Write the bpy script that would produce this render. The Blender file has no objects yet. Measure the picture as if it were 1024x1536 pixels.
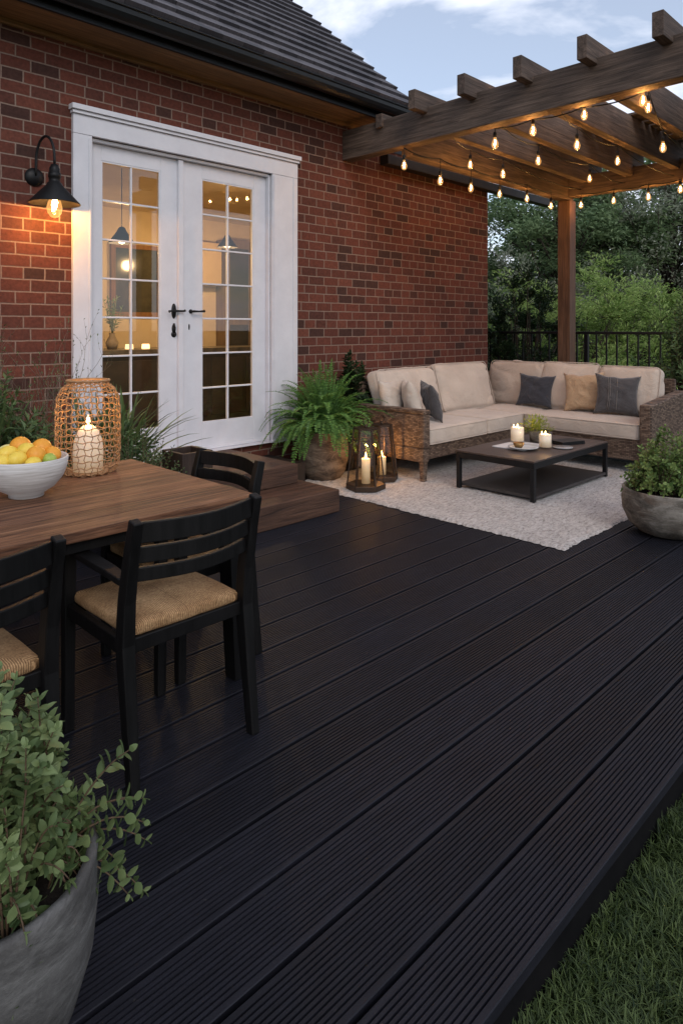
import bpy, math, random
from mathutils import Vector, Matrix, noise
S = bpy.context.scene
C = S.collection
R = math.radians
rnd = random.Random(7)

# ---------------------------------------------------------------- camera, sky, sun, exposure
H = 1.35
cam_d = bpy.data.cameras.new('camera')
cam = bpy.data.objects.new('camera', cam_d); C.objects.link(cam)
cam.location = (0, 0, H); cam.rotation_euler = (R(90), 0, R(-45))
cam_d.sensor_fit = 'HORIZONTAL'; cam_d.sensor_width = 36; cam_d.lens = 36*1010/1024
cam_d.shift_y = -(768-492)/1024
cam_d.clip_start = 0.05; cam_d.clip_end = 2000
S.camera = cam
S.view_settings.view_transform = 'Standard'; S.view_settings.look = 'None'
S.view_settings.exposure = 0.07; S.view_settings.gamma = 1

SUN_EL, SUN_AZ = 34, 205      # azimuth measured clockwise from +Y
w = bpy.data.worlds.new('World'); S.world = w; w.use_nodes = True
nt = w.node_tree; nt.nodes.clear()
out = nt.nodes.new('ShaderNodeOutputWorld'); bg = nt.nodes.new('ShaderNodeBackground')
sky = nt.nodes.new('ShaderNodeTexSky'); sky.sky_type = 'NISHITA'; sky.sun_disc = False
sky.sun_elevation = R(SUN_EL); sky.sun_rotation = R(SUN_AZ); sky.air_density = 1.0; sky.dust_density = 0.6
tc = nt.nodes.new('ShaderNodeTexCoord'); mp = nt.nodes.new('ShaderNodeMapping')
mp.inputs['Scale'].default_value = (1.0, 1.0, 3.0); mp.inputs['Location'].default_value = (3.1, 1.7, 0.4)
no = nt.nodes.new('ShaderNodeTexNoise'); no.inputs['Scale'].default_value = 3.6; no.inputs['Detail'].default_value = 6
no.inputs['Roughness'].default_value = .52; no.inputs['Distortion'].default_value = .25
cr = nt.nodes.new('ShaderNodeValToRGB'); cr.color_ramp.elements[0].position = .45; cr.color_ramp.elements[1].position = .56
cr.color_ramp.elements[0].color = (.32, .32, .32, 1); cr.color_ramp.elements[1].color = (.95, .95, .95, 1)
bg2 = nt.nodes.new('ShaderNodeBackground'); bg2.inputs['Color'].default_value = (.80, .84, .95, 1); bg2.inputs['Strength'].default_value = 1.25
bg.inputs['Strength'].default_value = .15
mx = nt.nodes.new('ShaderNodeMixShader')
L = nt.links.new
L(tc.outputs['Generated'], mp.inputs[0]); L(mp.outputs[0], no.inputs['Vector']); L(no.outputs['Fac'], cr.inputs[0])
L(sky.outputs[0], bg.inputs['Color']); L(cr.outputs[0], mx.inputs[0]); L(bg.outputs[0], mx.inputs[1]); L(bg2.outputs[0], mx.inputs[2])
L(mx.outputs[0], out.inputs[0])
sd = bpy.data.lights.new('sun', 'SUN'); sd.energy = 0.9; sd.angle = R(22); sd.color = (1, .93, .86)
so = bpy.data.objects.new('sun', sd); C.objects.link(so)
az = R(SUN_AZ); el = R(SUN_EL)
sdir = Vector((math.sin(az)*math.cos(el), math.cos(az)*math.cos(el), math.sin(el)))
so.rotation_euler = sdir.to_track_quat('Z', 'Y').to_euler(); so.location = sdir*20

# ---------------------------------------------------------------- helpers
class MB:
    def __init__(s): s.v = []; s.f = []; s.smooth = []
    def add(s, vs, fs, sm=False):
        n = len(s.v); s.v.extend([tuple(p) for p in vs])
        s.f.extend([tuple(i+n for i in f) for f in fs]); s.smooth.extend([sm]*len(fs)); return s
    def box(s, x0, x1, y0, y1, z0, z1, M=None):
        vs = [Vector((x, y, z)) for x in (x0, x1) for y in (y0, y1) for z in (z0, z1)]
        if M: vs = [M @ p for p in vs]
        return s.add(vs, [(0,1,3,2),(4,6,7,5),(0,4,5,1),(2,3,7,6),(0,2,6,4),(1,5,7,3)])
    def bar(s, a, b, w, h, up=(0,0,1), w2=None, h2=None):      # rectangular bar between two points
        a = Vector(a); b = Vector(b); d = (b-a).normalized(); up = Vector(up)
        sx = d.cross(up).normalized(); sz = sx.cross(d).normalized()
        w2 = w if w2 is None else w2; h2 = h if h2 is None else h2; vs = []
        for p, ww, hh in ((a, w, h), (b, w2, h2)):
            for i, j in ((-1,-1),(1,-1),(1,1),(-1,1)): vs.append(p+sx*i*ww/2+sz*j*hh/2)
        return s.add(vs, [(0,1,2,3),(7,6,5,4),(0,4,5,1),(1,5,6,2),(2,6,7,3),(3,7,4,0)])
    def rail(s, pts, w, h, up=(0,0,1)):                        # rectangular section swept along points
        pts = [Vector(p) for p in pts]; up = Vector(up); vs = []; fs = []
        for i, p in enumerate(pts):
            d = (pts[min(i+1, len(pts)-1)]-pts[max(i-1, 0)]).normalized()
            sx = d.cross(up).normalized(); sz = sx.cross(d).normalized()
            ww = w[i] if isinstance(w, (list, tuple)) else w; hh = h[i] if isinstance(h, (list, tuple)) else h
            for a, b in ((-1,-1),(1,-1),(1,1),(-1,1)): vs.append(p+sx*a*ww/2+sz*b*hh/2)
        n = len(pts)
        for i in range(n-1):
            for k in range(4): fs.append((4*i+k, 4*i+(k+1)%4, 4*i+4+(k+1)%4, 4*i+4+k))
        fs += [(3,2,1,0), (4*n-4, 4*n-3, 4*n-2, 4*n-1)]
        return s.add(vs, fs)
    def tube(s, pts, r, n=8, closed=False, cap=True):
        pts = [Vector(p) for p in pts]; m = len(pts); vs = []; fs = []; prev = None
        for i, p in enumerate(pts):
            if closed: d = (pts[(i+1)%m]-pts[i-1]).normalized()
            else: d = (pts[min(i+1, m-1)]-pts[max(i-1, 0)]).normalized()
            if prev is None:
                prev = d.orthogonal().normalized()
            a = (prev-d*prev.dot(d)); a = a.normalized() if a.length > 1e-6 else d.orthogonal().normalized(); prev = a
            b = d.cross(a); rr = r[i] if isinstance(r, (list, tuple)) else r
            for k in range(n):
                t = 2*math.pi*k/n; vs.append(p+(a*math.cos(t)+b*math.sin(t))*rr)
        for i in range(m if closed else m-1):
            j = (i+1) % m
            for k in range(n): fs.append((i*n+k, i*n+(k+1)%n, j*n+(k+1)%n, j*n+k))
        s.add(vs, fs, True)
        if cap and not closed:
            q = len(s.v)-m*n
            s.f += [tuple(q+k for k in range(n))[::-1], tuple(q+(m-1)*n+k for k in range(n))]; s.smooth += [False]*2
        return s
    def lathe(s, prof, c=(0,0,0), n=32, M=None, jit=0, seed=0):
        vs = []; fs = []; m = len(prof); c = Vector(c)
        for i, (r, z) in enumerate(prof):
            for k in range(n):
                t = 2*math.pi*k/n; rr = r
                if jit: rr += jit*noise.noise(Vector((math.cos(t)*2+seed, math.sin(t)*2, z*9)))
                p = Vector((rr*math.cos(t), rr*math.sin(t), z)); vs.append((M @ p if M else p)+c)
        for i in range(m-1):
            for k in range(n): fs.append((i*n+k, i*n+(k+1)%n, (i+1)*n+(k+1)%n, (i+1)*n+k))
        return s.add(vs, fs, True)
    def rcube(s, M, half, r, crown=(0,0,0), n=10, wr=0, seed=0, wf=5):
        hx, hy, hz = half; idx = {}; vs = []; fs = []
        def vert(i, j, k):
            key = (i, j, k)
            if key in idx: return idx[key]
            p = [2*i/n-1, 2*j/n-1, 2*k/n-1]
            # concentrate vertices near edges
            p = [math.copysign(abs(a)**.75, a) for a in p]
            P = Vector((p[0]*hx, p[1]*hy, p[2]*hz))
            q = Vector([max(-(h-r), min(h-r, c)) for c, h in zip(P, half)])
            dd = P-q
            if dd.length > 1e-9: P = q+dd.normalized()*r
            for a in range(3):
                if abs(p[a]) > .999:
                    b, c2 = (a+1)%3, (a+2)%3
                    P[a] += math.copysign(crown[a]*(1-p[b]**2)*(1-p[c2]**2), p[a])
            if wr:
                cn = abs(noise.noise(Vector((P[0]*3.1+seed*1.7, P[1]*3.1+seed, P[2]*4.3)))); P -= Vector(p).normalized()*wr*.6*max(0, 1-cn*9)
            if wr: P += noise.noise_vector(Vector((P[0]*wf+seed, P[1]*wf+seed*.7, P[2]*wf)))*wr
            idx[key] = len(vs); vs.append(M @ P); return idx[key]
        rng = range(n)
        for a in rng:
            for b in rng:
                for e, flip in ((0, False), (n, True)):
                    for mk in (lambda u, v: (e, u, v), lambda u, v: (v, e, u), lambda u, v: (u, v, e)):
                        q = [vert(*mk(a, b)), vert(*mk(a, b+1)), vert(*mk(a+1, b+1)), vert(*mk(a+1, b))]
                        if flip: q.reverse()
                        fs.append(tuple(q))
        return s.add(vs, fs, True)
    def pillow(s, M, w, h, t, seed=0, n=18):                   # soft square cushion, x wide, z high, y thick
        vs = []; fs = []; idx = {}
        for side in (0, 1):
            for i in range(n+1):
                for j in range(n+1):
                    u = 2*i/n-1; v = 2*j/n-1
                    edge = i in (0, n) or j in (0, n)
                    if side and edge: idx[1, i, j] = idx[0, i, j]; continue
                    x = u*w/2*(1-.15*(1-v*v)); z = v*h/2*(1-.15*(1-u*u))
                    th = t/2*(max(0, (1-u**2)*(1-v**2)))**.42
                    th += .006*noise.noise(Vector((u*2.5+seed, v*2.5, side*3)))
                    cr = .35*(abs(u)*abs(v))**2
                    th *= (1-cr*.5); cn = abs(noise.noise(Vector((u*1.6+seed*2.3, v*1.6+seed, side*5)))); th -= .014*max(0, 1-cn*8)*(1-max(abs(u), abs(v))**4)
                    th += .010*math.sin(9*(u*.6+v)+seed*2)*max(0, 1-abs(u))*(abs(v) > .2)*(1-abs(v))*1.2
                    if edge: th = 0
                    z += .008*noise.noise(Vector((u*3+seed*3, v*2, 1)))
                    idx[side, i, j] = len(vs); vs.append(M @ Vector((x, th if side else -th, z)))
        for side in (0, 1):
            for i in range(n):
                for j in range(n):
                    q = (idx[side,i,j], idx[side,i+1,j], idx[side,i+1,j+1], idx[side,i,j+1])
                    fs.append(q if side == 0 else q[::-1])
        return s.add(vs, fs, True)
    def sphere(s, c, r, n=12, sc=(1,1,1), M=None):
        prof = [(math.sin(math.pi*i/n)*r, -math.cos(math.pi*i/n)*r) for i in range(n+1)]
        prof[0] = (r*.02, -r); prof[-1] = (r*.02, r)
        D = Matrix.Diagonal((*sc, 1)); D = (M @ D) if M else D
        return s.lathe(prof, c, n+4, D)
    def leaf(s, p, d, up, Lg, W, curl=.15, n=2):
        p = Vector(p); d = Vector(d).normalized(); up = Vector(up)
        sd = d.cross(up); sd = sd.normalized() if sd.length > 1e-4 else d.orthogonal().normalized()
        nn = sd.cross(d).normalized()
        if n == 1:
            a = p+d*Lg*.45
            return s.add([p, a+sd*W/2+nn*W*.18, p+d*Lg-nn*Lg*curl, a-sd*W/2+nn*W*.18], [(0,1,2),(0,2,3)])
        if n == 3:
            k = nn*W*.10; c = [(.12,.26),(.35,.5),(.62,.46),(.86,.24)]; vs = [p]
            for f, ww in c: b = p+d*Lg*f-nn*Lg*curl*f*f; vs += [b+sd*W*ww+k, b, b-sd*W*ww+k]
            vs.append(p+d*Lg-nn*Lg*curl); fs = [(0,1,2),(0,2,3),(10,13,11),(11,13,12)]
            for i in range(3): a = 1+3*i; fs += [(a,a+3,a+4,a+1),(a+1,a+4,a+5,a+2)]
            return s.add(vs, fs, True)
        q1 = p+d*Lg*.3; q2 = p+d*Lg*.68-nn*Lg*curl*.35; tip = p+d*Lg-nn*Lg*curl
        k = nn*W*.16
        return s.add([p, q1+sd*W*.42+k, q2+sd*W*.44+k, tip, q2-sd*W*.44+k, q1-sd*W*.42+k, q1, q2],
                     [(0,1,6),(1,2,7,6),(2,3,7),(0,6,5),(6,7,4,5),(7,3,4)])

def offset(o):
    p = Vector((0,0,0))
    while o: p += o.location; o = o.parent
    return p
def build(name, mb, mat, parent=None, bevel=0, seg=2, origin=None):
    me = bpy.data.meshes.new(name)
    if parent: off = offset(parent)
    elif origin is not None: off = Vector(origin)
    else:
        xs = [p[0] for p in mb.v]; ys = [p[1] for p in mb.v]; zs = [p[2] for p in mb.v]
        off = Vector(((min(xs)+max(xs))/2, (min(ys)+max(ys))/2, min(zs)))
    me.from_pydata([(p[0]-off.x, p[1]-off.y, p[2]-off.z) for p in mb.v], [], mb.f)
    me.polygons.foreach_set('use_smooth', mb.smooth); me.update()
    o = bpy.data.objects.new(name, me); C.objects.link(o)
    if parent: o.parent = parent
    else: o.location = off
    if mat: me.materials.append(mat)
    if bevel:
        b = o.modifiers.new('bevel', 'BEVEL'); b.width = bevel; b.segments = seg; b.limit_method = 'ANGLE'; b.angle_limit = R(40)
        b.harden_normals = False
    return o
def tag(o, label=None, cat=None, group=None, kind=None):
    if label: o['label'] = label
    if cat: o['category'] = cat
    if group: o['group'] = group
    if kind: o['kind'] = kind
    return o
def thing(name, loc, label, cat, group=None):
    o = bpy.data.objects.new(name, None); C.objects.link(o); o.location = loc; o.empty_display_size = .1
    return tag(o, label, cat, group)
def copy_tree(o, parent=None):
    c = o.copy(); C.objects.link(c)
    if parent: c.parent = parent
    for ch in [k for k in C.objects if k.parent == o]: copy_tree(ch, c)
    return c
def lamp(name, loc, energy, color, r, parent=None):
    ld = bpy.data.lights.new(name, 'POINT'); ld.energy = energy; ld.color = color; ld.shadow_soft_size = r
    o = bpy.data.objects.new(name, ld); C.objects.link(o)
    o.location = Vector(loc)-(offset(parent) if parent else Vector((0,0,0)))
    if parent: o.parent = parent
    return o

# ---------------------------------------------------------------- materials
class Mat:
    def __init__(s, name, col=(.5,.5,.5), rough=.6, spec=.5, metal=0):
        s.m = bpy.data.materials.new(name); s.m.use_nodes = True; s.t = s.m.node_tree
        s.b = s.t.nodes['Principled BSDF']
        s.b.inputs['Base Color'].default_value = (*col, 1); s.b.inputs['Roughness'].default_value = rough
        s.b.inputs['Specular IOR Level'].default_value = spec; s.b.inputs['Metallic'].default_value = metal
        s.h = None
    def n(s, k, **kw):
        x = s.t.nodes.new(k)
        for a, b in kw.items():
            if a in x.inputs: x.inputs[a].default_value = b
            else: setattr(x, a, b)
        return x
    def l(s, a, b): s.t.links.new(a, b)
    def coord(s, scale=(1,1,1), rot=(0,0,0), kind='Object'):
        c = s.n('ShaderNodeTexCoord'); m = s.n('ShaderNodeMapping'); m.inputs['Scale'].default_value = scale
        m.inputs['Rotation'].default_value = rot; s.l(c.outputs[kind], m.inputs[0]); return m.outputs[0]
    def noise(s, vec, scale, detail=4, rough=.55, dist=0):
        x = s.n('ShaderNodeTexNoise', Scale=scale, Detail=detail, Roughness=rough, Distortion=dist); s.l(vec, x.inputs['Vector']); return x.outputs['Fac']
    def ramp(s, fac, stops):
        x = s.n('ShaderNodeValToRGB'); e = x.color_ramp.elements
        while len(e) < len(stops): e.new(.5)
        for i, (p, c) in enumerate(stops): e[i].position = p; e[i].color = (*c, 1)
        s.l(fac, x.inputs[0]); return x.outputs[0]
    def mix(s, f, a, b, mode='MIX'):
        x = s.n('ShaderNodeMix', data_type='RGBA', blend_type=mode)
        for i, v in ((0, f), (6, a), (7, b)):
            if isinstance(v, (int, float)): x.inputs[i].default_value = v
            elif isinstance(v, tuple): x.inputs[i].default_value = (*v, 1)
            else: s.l(v, x.inputs[i])
        return x.outputs[2]
    def math(s, op, a, b=0.0):
        x = s.n('ShaderNodeMath', operation=op)
        for i, v in ((0, a), (1, b)):
            if isinstance(v, (int, float)): x.inputs[i].default_value = v
            else: s.l(v, x.inputs[i])
        return x.outputs[0]
    def bump(s, h, strength=.5, dist=.01):
        x = s.n('ShaderNodeBump'); x.inputs['Strength'].default_value = strength; x.inputs['Distance'].default_value = dist
        s.l(h, x.inputs['Height'])
        if s.h: s.l(s.h, x.inputs['Normal'])
        s.h = x.outputs[0]; s.l(s.h, s.b.inputs['Normal']); return s
    def col(s, c): s.l(c, s.b.inputs['Base Color']); return s
    def rough(s, c): s.l(c, s.b.inputs['Roughness']); return s

def m_brick():
    m = Mat('red_brick', rough=.85, spec=.25)
    g = m.n('ShaderNodeNewGeometry'); sp = m.n('ShaderNodeSeparateXYZ'); m.l(g.outputs['Position'], sp.inputs[0])
    u = m.math('ADD', sp.outputs[0], sp.outputs[1]); cb = m.n('ShaderNodeCombineXYZ'); m.l(u, cb.inputs[0]); m.l(sp.outputs[2], cb.inputs[1])
    # slightly wavy joints
    wv = m.n('ShaderNodeTexNoise', Scale=9.0, Detail=2.0); m.l(g.outputs['Position'], wv.inputs['Vector'])
    va = m.n('ShaderNodeVectorMath', operation='SCALE'); m.l(wv.outputs['Color'], va.inputs[0]); va.inputs['Scale'].default_value = .008
    vb = m.n('ShaderNodeVectorMath', operation='ADD'); m.l(cb.outputs[0], vb.inputs[0]); m.l(va.outputs[0], vb.inputs[1])
    b = m.n('ShaderNodeTexBrick', Scale=1.0); b.offset = .5; b.squash = 0.72; b.squash_frequency = 4
    b.inputs['Brick Width'].default_value = .200; b.inputs['Row Height'].default_value = .0845
    b.inputs['Mortar Size'].default_value = .0058; b.inputs['Mortar Smooth'].default_value = .25; b.inputs['Bias'].default_value = -.1
    b.inputs['Color1'].default_value = (0,0,0,1); b.inputs['Color2'].default_value = (1,1,1,1); b.inputs['Mortar'].default_value = (.5,.5,.5,1)
    m.l(vb.outputs[0], b.inputs['Vector'])
    c = m.ramp(b.outputs['Color'], [(0, (.062,.029,.023)), (.08, (.098,.036,.026)), (.4, (.125,.041,.028)), (.8, (.145,.047,.031)), (1, (.185,.068,.045))])
    n1 = m.noise(g.outputs['Position'], 38, 6, .65)
    c = m.mix(.55, c, m.ramp(n1, [(.3, (.35,.33,.33)), (.7, (1.25,1.2,1.2))]), 'MULTIPLY')
    n2 = m.noise(g.outputs['Position'], 1.3, 4)
    c = m.mix(.5, c, m.ramp(n2, [(.3, (.62,.60,.62)), (.7, (1.15,1.1,1.05))]), 'MULTIPLY')
    n3 = m.noise(g.outputs['Position'], 5, 5, .7); c = m.mix(m.ramp(n3, [(.55,(0,0,0)), (.75,(.30,.30,.30))]), c, (.06,.035,.028))
    mc = m.mix(.5, (.23,.158,.125), m.ramp(m.noise(g.outputs['Position'], 60, 4), [(.3,(.14,.098,.076)), (.7,(.28,.20,.16))]))
    m.col(m.mix(b.outputs['Fac'], c, mc))
    m.bump(m.math('SUBTRACT', 1.0, b.outputs['Fac']), .8, .006); m.bump(n1, .45, .004)
    return m.m
def m_wood(name, dark, light, axis, rough=.6, sc=1.0, bump=.35, var=.5):
    m = Mat(name, rough=rough, spec=.35)
    s = [22*sc]*3; s[axis] = 1.4*sc
    g = m.n('ShaderNodeNewGeometry')
    mp = m.n('ShaderNodeMapping'); mp.inputs['Scale'].default_value = s; m.l(g.outputs['Position'], mp.inputs[0])
    a = m.noise(mp.outputs[0], 1.6, 8, .66, .7)
    s2 = [90*sc]*3; s2[axis] = 3*sc
    mp2 = m.n('ShaderNodeMapping'); mp2.inputs['Scale'].default_value = s2; m.l(g.outputs['Position'], mp2.inputs[0])
    b = m.noise(mp2.outputs[0], 1.5, 5, .6, .2)
    big = m.noise(g.outputs['Position'], 2.2, 3)
    mid = tuple((x+y)/2 for x, y in zip(dark, light))
    c = m.ramp(a, [(.28, dark), (.5, mid), (.72, light)])
    c = m.mix(.6, c, m.ramp(b, [(.3, (.45,.45,.45)), (.62, (1.15,1.15,1.15))]), 'MULTIPLY')
    c = m.mix(var, c, m.ramp(big, [(.3, (.6,.6,.62)), (.7, (1.2,1.17,1.12))]), 'MULTIPLY')
    m.col(c); m.bump(a, min(1, bump*1.3), .006); m.bump(b, min(1, bump*1.4), .003)
    m.rough(m.math('ADD', m.math('MULTIPLY', a, .3), rough-.15))
    return m.m
def m_speck(name, c1, c2, scale=20, rough=.7, bump=.2, bd=.003, spec=.4, metal=0, detail=6):
    m = Mat(name, rough=rough, spec=spec, metal=metal); v = m.coord()
    a = m.noise(v, scale, detail, .65); m.col(m.ramp(a, [(.3, c1), (.7, c2)]))
    if bump: m.bump(a, bump, bd)
    return m.m
def m_leaf(name, dark, light, scale=6, rough=.5, trans=.25):
    m = Mat(name, rough=rough, spec=.35); g = m.n('ShaderNodeNewGeometry')
    a = m.noise(g.outputs['Position'], scale, 3, .7)
    rv = m.n('ShaderNodeTexWhiteNoise'); 
    isl = g.outputs['Random Per Island']
    f = m.math('ADD', m.math('MULTIPLY', a, .55), m.math('MULTIPLY', isl, .45))
    c = m.ramp(f, [(.25, dark), (.75, light)]); m.col(c)
    tr = m.n('ShaderNodeBsdfTranslucent'); m.l(c, tr.inputs['Color'])
    mx = m.n('ShaderNodeMixShader'); mx.inputs[0].default_value = trans
    o = m.t.nodes['Material Output']; m.l(m.b.outputs[0], mx.inputs[1]); m.l(tr.outputs[0], mx.inputs[2]); m.l(mx.outputs[0], o.inputs[0])
    return m.m
def m_fabric(name, c1, c2, sc=500, wrinkle=.3):
    m = Mat(name, rough=.95, spec=.15); m.b.inputs['Sheen Weight'].default_value = .25
    v = m.coord(); a = m.noise(v, 5, 4); w1 = m.noise(v, sc, 2)
    c = m.ramp(a, [(.3, c1), (.7, c2)])
    m.col(m.mix(.25, c, m.ramp(w1, [(.35, (.6,.6,.6)), (.65, (1.2,1.2,1.2))]), 'MULTIPLY'))
    m.bump(w1, .25, .002); m.bump(m.noise(v, 6, 5, .62, 1.2), min(1, wrinkle*2), .03)
    return m.m
def m_emit(name, col, st):
    m = bpy.data.materials.new(name); m.use_nodes = True; t = m.node_tree; t.nodes.clear()
    e = t.nodes.new('ShaderNodeEmission'); e.inputs[0].default_value = (*col, 1); e.inputs[1].default_value = st
    o = t.nodes.new('ShaderNodeOutputMaterial'); t.links.new(e.outputs[0], o.inputs[0]); return m
def m_glass(name, tint=(1,1,1), refl=.0, fres=1.5, rough=.0, emit=None, est=0):
    m = bpy.data.materials.new(name); m.use_nodes = True; t = m.node_tree; t.nodes.clear(); N = t.nodes.new
    tr = N('ShaderNodeBsdfTransparent'); tr.inputs[0].default_value = (*tint, 1)
    gl = N('ShaderNodeBsdfGlossy'); gl.inputs['Roughness'].default_value = rough; gl.inputs[0].default_value = (1,1,1,1)
    lw = N('ShaderNodeLayerWeight'); lw.inputs[0].default_value = .5; fr = N('ShaderNodeMath'); fr.operation = 'POWER'; fr.inputs[1].default_value = 4.0; t.links.new(lw.outputs['Facing'], fr.inputs[0])
    ad = N('ShaderNodeMath'); ad.operation = 'ADD'; ad.use_clamp = True; ad.inputs[1].default_value = refl
    mx = N('ShaderNodeMixShader'); o = N('ShaderNodeOutputMaterial'); l = t.links.new
    l(fr.outputs[0], ad.inputs[0]); l(ad.outputs[0], mx.inputs[0]); l(tr.outputs[0], mx.inputs[1]); l(gl.outputs[0], mx.inputs[2])
    last = mx.outputs[0]
    if emit:
        e = N('ShaderNodeEmission'); e.inputs[0].default_value = (*emit, 1); e.inputs[1].default_value = est
        a = N('ShaderNodeAddShader'); l(last, a.inputs[0]); l(e.outputs[0], a.inputs[1]); last = a.outputs[0]
    l(last, o.inputs[0]); return m
def m_weave(name, c1, c2, mort, bw, rh, rough=.6):
    m = Mat(name, rough=rough, spec=.35)
    g = m.n('ShaderNodeNewGeometry'); sp = m.n('ShaderNodeSeparateXYZ'); m.l(g.outputs['Position'], sp.inputs[0])
    u = m.math('ADD', sp.outputs[0], sp.outputs[1]); cb = m.n('ShaderNodeCombineXYZ')
    wz = m.math('ADD', sp.outputs[2], m.math('MULTIPLY', m.noise(g.outputs['Position'], 14, 2), .012))
    m.l(u, cb.inputs[0]); m.l(wz, cb.inputs[1])
    b = m.n('ShaderNodeTexBrick', Scale=1.0); b.offset = .5
    b.inputs['Brick Width'].default_value = bw; b.inputs['Row Height'].default_value = rh
    b.inputs['Mortar Size'].default_value = rh*.14; b.inputs['Mortar Smooth'].default_value = 1
    b.inputs['Color1'].default_value = (*c1, 1); b.inputs['Color2'].default_value = (*c2, 1); b.inputs['Mortar'].default_value = (*mort, 1)
    m.l(cb.outputs[0], b.inputs['Vector']); m.col(b.outputs['Color'])
    m.bump(m.math('SUBTRACT', 1.0, b.outputs['Fac']), 1.0, .006)
    return m.m
def m_siding(): pass

BRICK = m_brick()
WHITE = m_speck('white_paint', (.60,.60,.64), (.68,.68,.72), 6, .45, .05, .002)
BLACK = m_speck('black_metal', (.006,.006,.0065), (.011,.011,.012), 30, .45, .1, .001, .25)
GUTTER = m_speck('black_gutter', (.005,.0055,.006), (.010,.0105,.012), 8, .35, .05, .003, .3)
PERG_X = m_wood('weathered_timber_x', (.036,.024,.018), (.20,.140,.108), 0, .8, 1, .8, .7)
PERG_Y = m_wood('weathered_timber_y', (.036,.024,.018), (.20,.142,.110), 1, .8, 1, .8, .7)
POSTW = m_wood('post_timber', (.065,.034,.021), (.195,.110,.068), 2, .6)
SOFFIT = m_wood('soffit_board', (.20,.115,.058), (.38,.235,.12), 0, .7, .6)
STEPW = m_wood('step_timber', (.022,.012,.009), (.125,.062,.038), 0, .62, .8, .6, .6)
TABLEW = m_wood('teak_top', (.085,.036,.018), (.30,.155,.085), 0, .55, .8, .3, .4)
BLACKW = m_wood('black_stained_wood', (.003,.0028,.0028), (.008,.0072,.0074), 2, .5, .8, .15)
BLACKW.node_tree.nodes['Principled BSDF'].inputs['Specular IOR Level'].default_value = .22
ROOFM = None
def m_roof():
    m = Mat('roof_tile', rough=.75, spec=.3); g = m.n('ShaderNodeNewGeometry')
    sp = m.n('ShaderNodeSeparateXYZ'); m.l(g.outputs['Position'], sp.inputs[0])
    cb = m.n('ShaderNodeCombineXYZ'); m.l(sp.outputs[0], cb.inputs[0]); m.l(sp.outputs[1], cb.inputs[1])
    b = m.n('ShaderNodeTexBrick', Scale=1.0); b.inputs['Brick Width'].default_value = .2; b.inputs['Row Height'].default_value = .168
    b.inputs['Mortar Size'].default_value = .0022; b.inputs['Color1'].default_value = (.040,.037,.044,1); b.inputs['Color2'].default_value = (.110,.100,.110,1)
    b.inputs['Mortar'].default_value = (.02,.02,.022,1); m.l(cb.outputs[0], b.inputs['Vector'])
    mp = m.n('ShaderNodeMapping'); mp.inputs['Scale'].default_value = (60, 5, 5); m.l(g.outputs['Position'], mp.inputs[0])
    n1 = m.noise(mp.outputs[0], 1.5, 5, .6)
    m.col(m.mix(.6, b.outputs['Color'], m.ramp(n1, [(.3,(.5,.5,.5)), (.7,(1.2,1.2,1.2))]), 'MULTIPLY')); m.bump(n1, .5, .004); return m.m
ROOFM = m_roof()
def m_planks(name, pal, y0_, pw_):
    m = Mat(name, rough=.5, spec=.35); g = m.n('ShaderNodeNewGeometry'); sp = m.n('ShaderNodeSeparateXYZ'); m.l(g.outputs['Position'], sp.inputs[0])
    idx = m.math('FLOOR', m.math('DIVIDE', m.math('SUBTRACT', sp.outputs[1], y0_), pw_)); wn = m.n('ShaderNodeTexWhiteNoise', noise_dimensions='1D'); m.l(idx, wn.inputs['W'])
    cb = m.n('ShaderNodeCombineXYZ'); m.l(m.math('ADD', m.math('MULTIPLY', sp.outputs[0], 1.2), m.math('MULTIPLY', wn.outputs['Value'], 20)), cb.inputs[0]); m.l(m.math('MULTIPLY', sp.outputs[1], 30), cb.inputs[1]); m.l(m.math('MULTIPLY', sp.outputs[2], 30), cb.inputs[2])
    a = m.noise(cb.outputs[0], 1.3, 9, .70, 1.0)
    mp = m.n('ShaderNodeMapping'); mp.inputs['Scale'].default_value = (5, 160, 160); m.l(g.outputs['Position'], mp.inputs[0]); b = m.noise(mp.outputs[0], 1.2, 5, .65, .3)
    c = m.ramp(a, [(.30, pal[0]), (.45, pal[1]), (.58, pal[2]), (.74, pal[3])])
    c = m.mix(.9, c, m.ramp(b, [(.36, (.25,.22,.20)), (.52, (1.2,1.2,1.2))]), 'MULTIPLY')
    c = m.mix(.6, c, m.ramp(wn.outputs['Value'], [(0, (.66,.64,.62)), (1, (1.25,1.2,1.15))]), 'MULTIPLY')
    m.col(c); m.bump(a, .5, .004); m.bump(b, .9, .003); m.rough(m.math('ADD', m.math('MULTIPLY', b, .25), .50)); return m.m
TABLEW = m_planks('teak_top', [(.040,.016,.009), (.115,.050,.025), (.20,.095,.050), (.34,.185,.105)], 2.08, .98/9)
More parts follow.
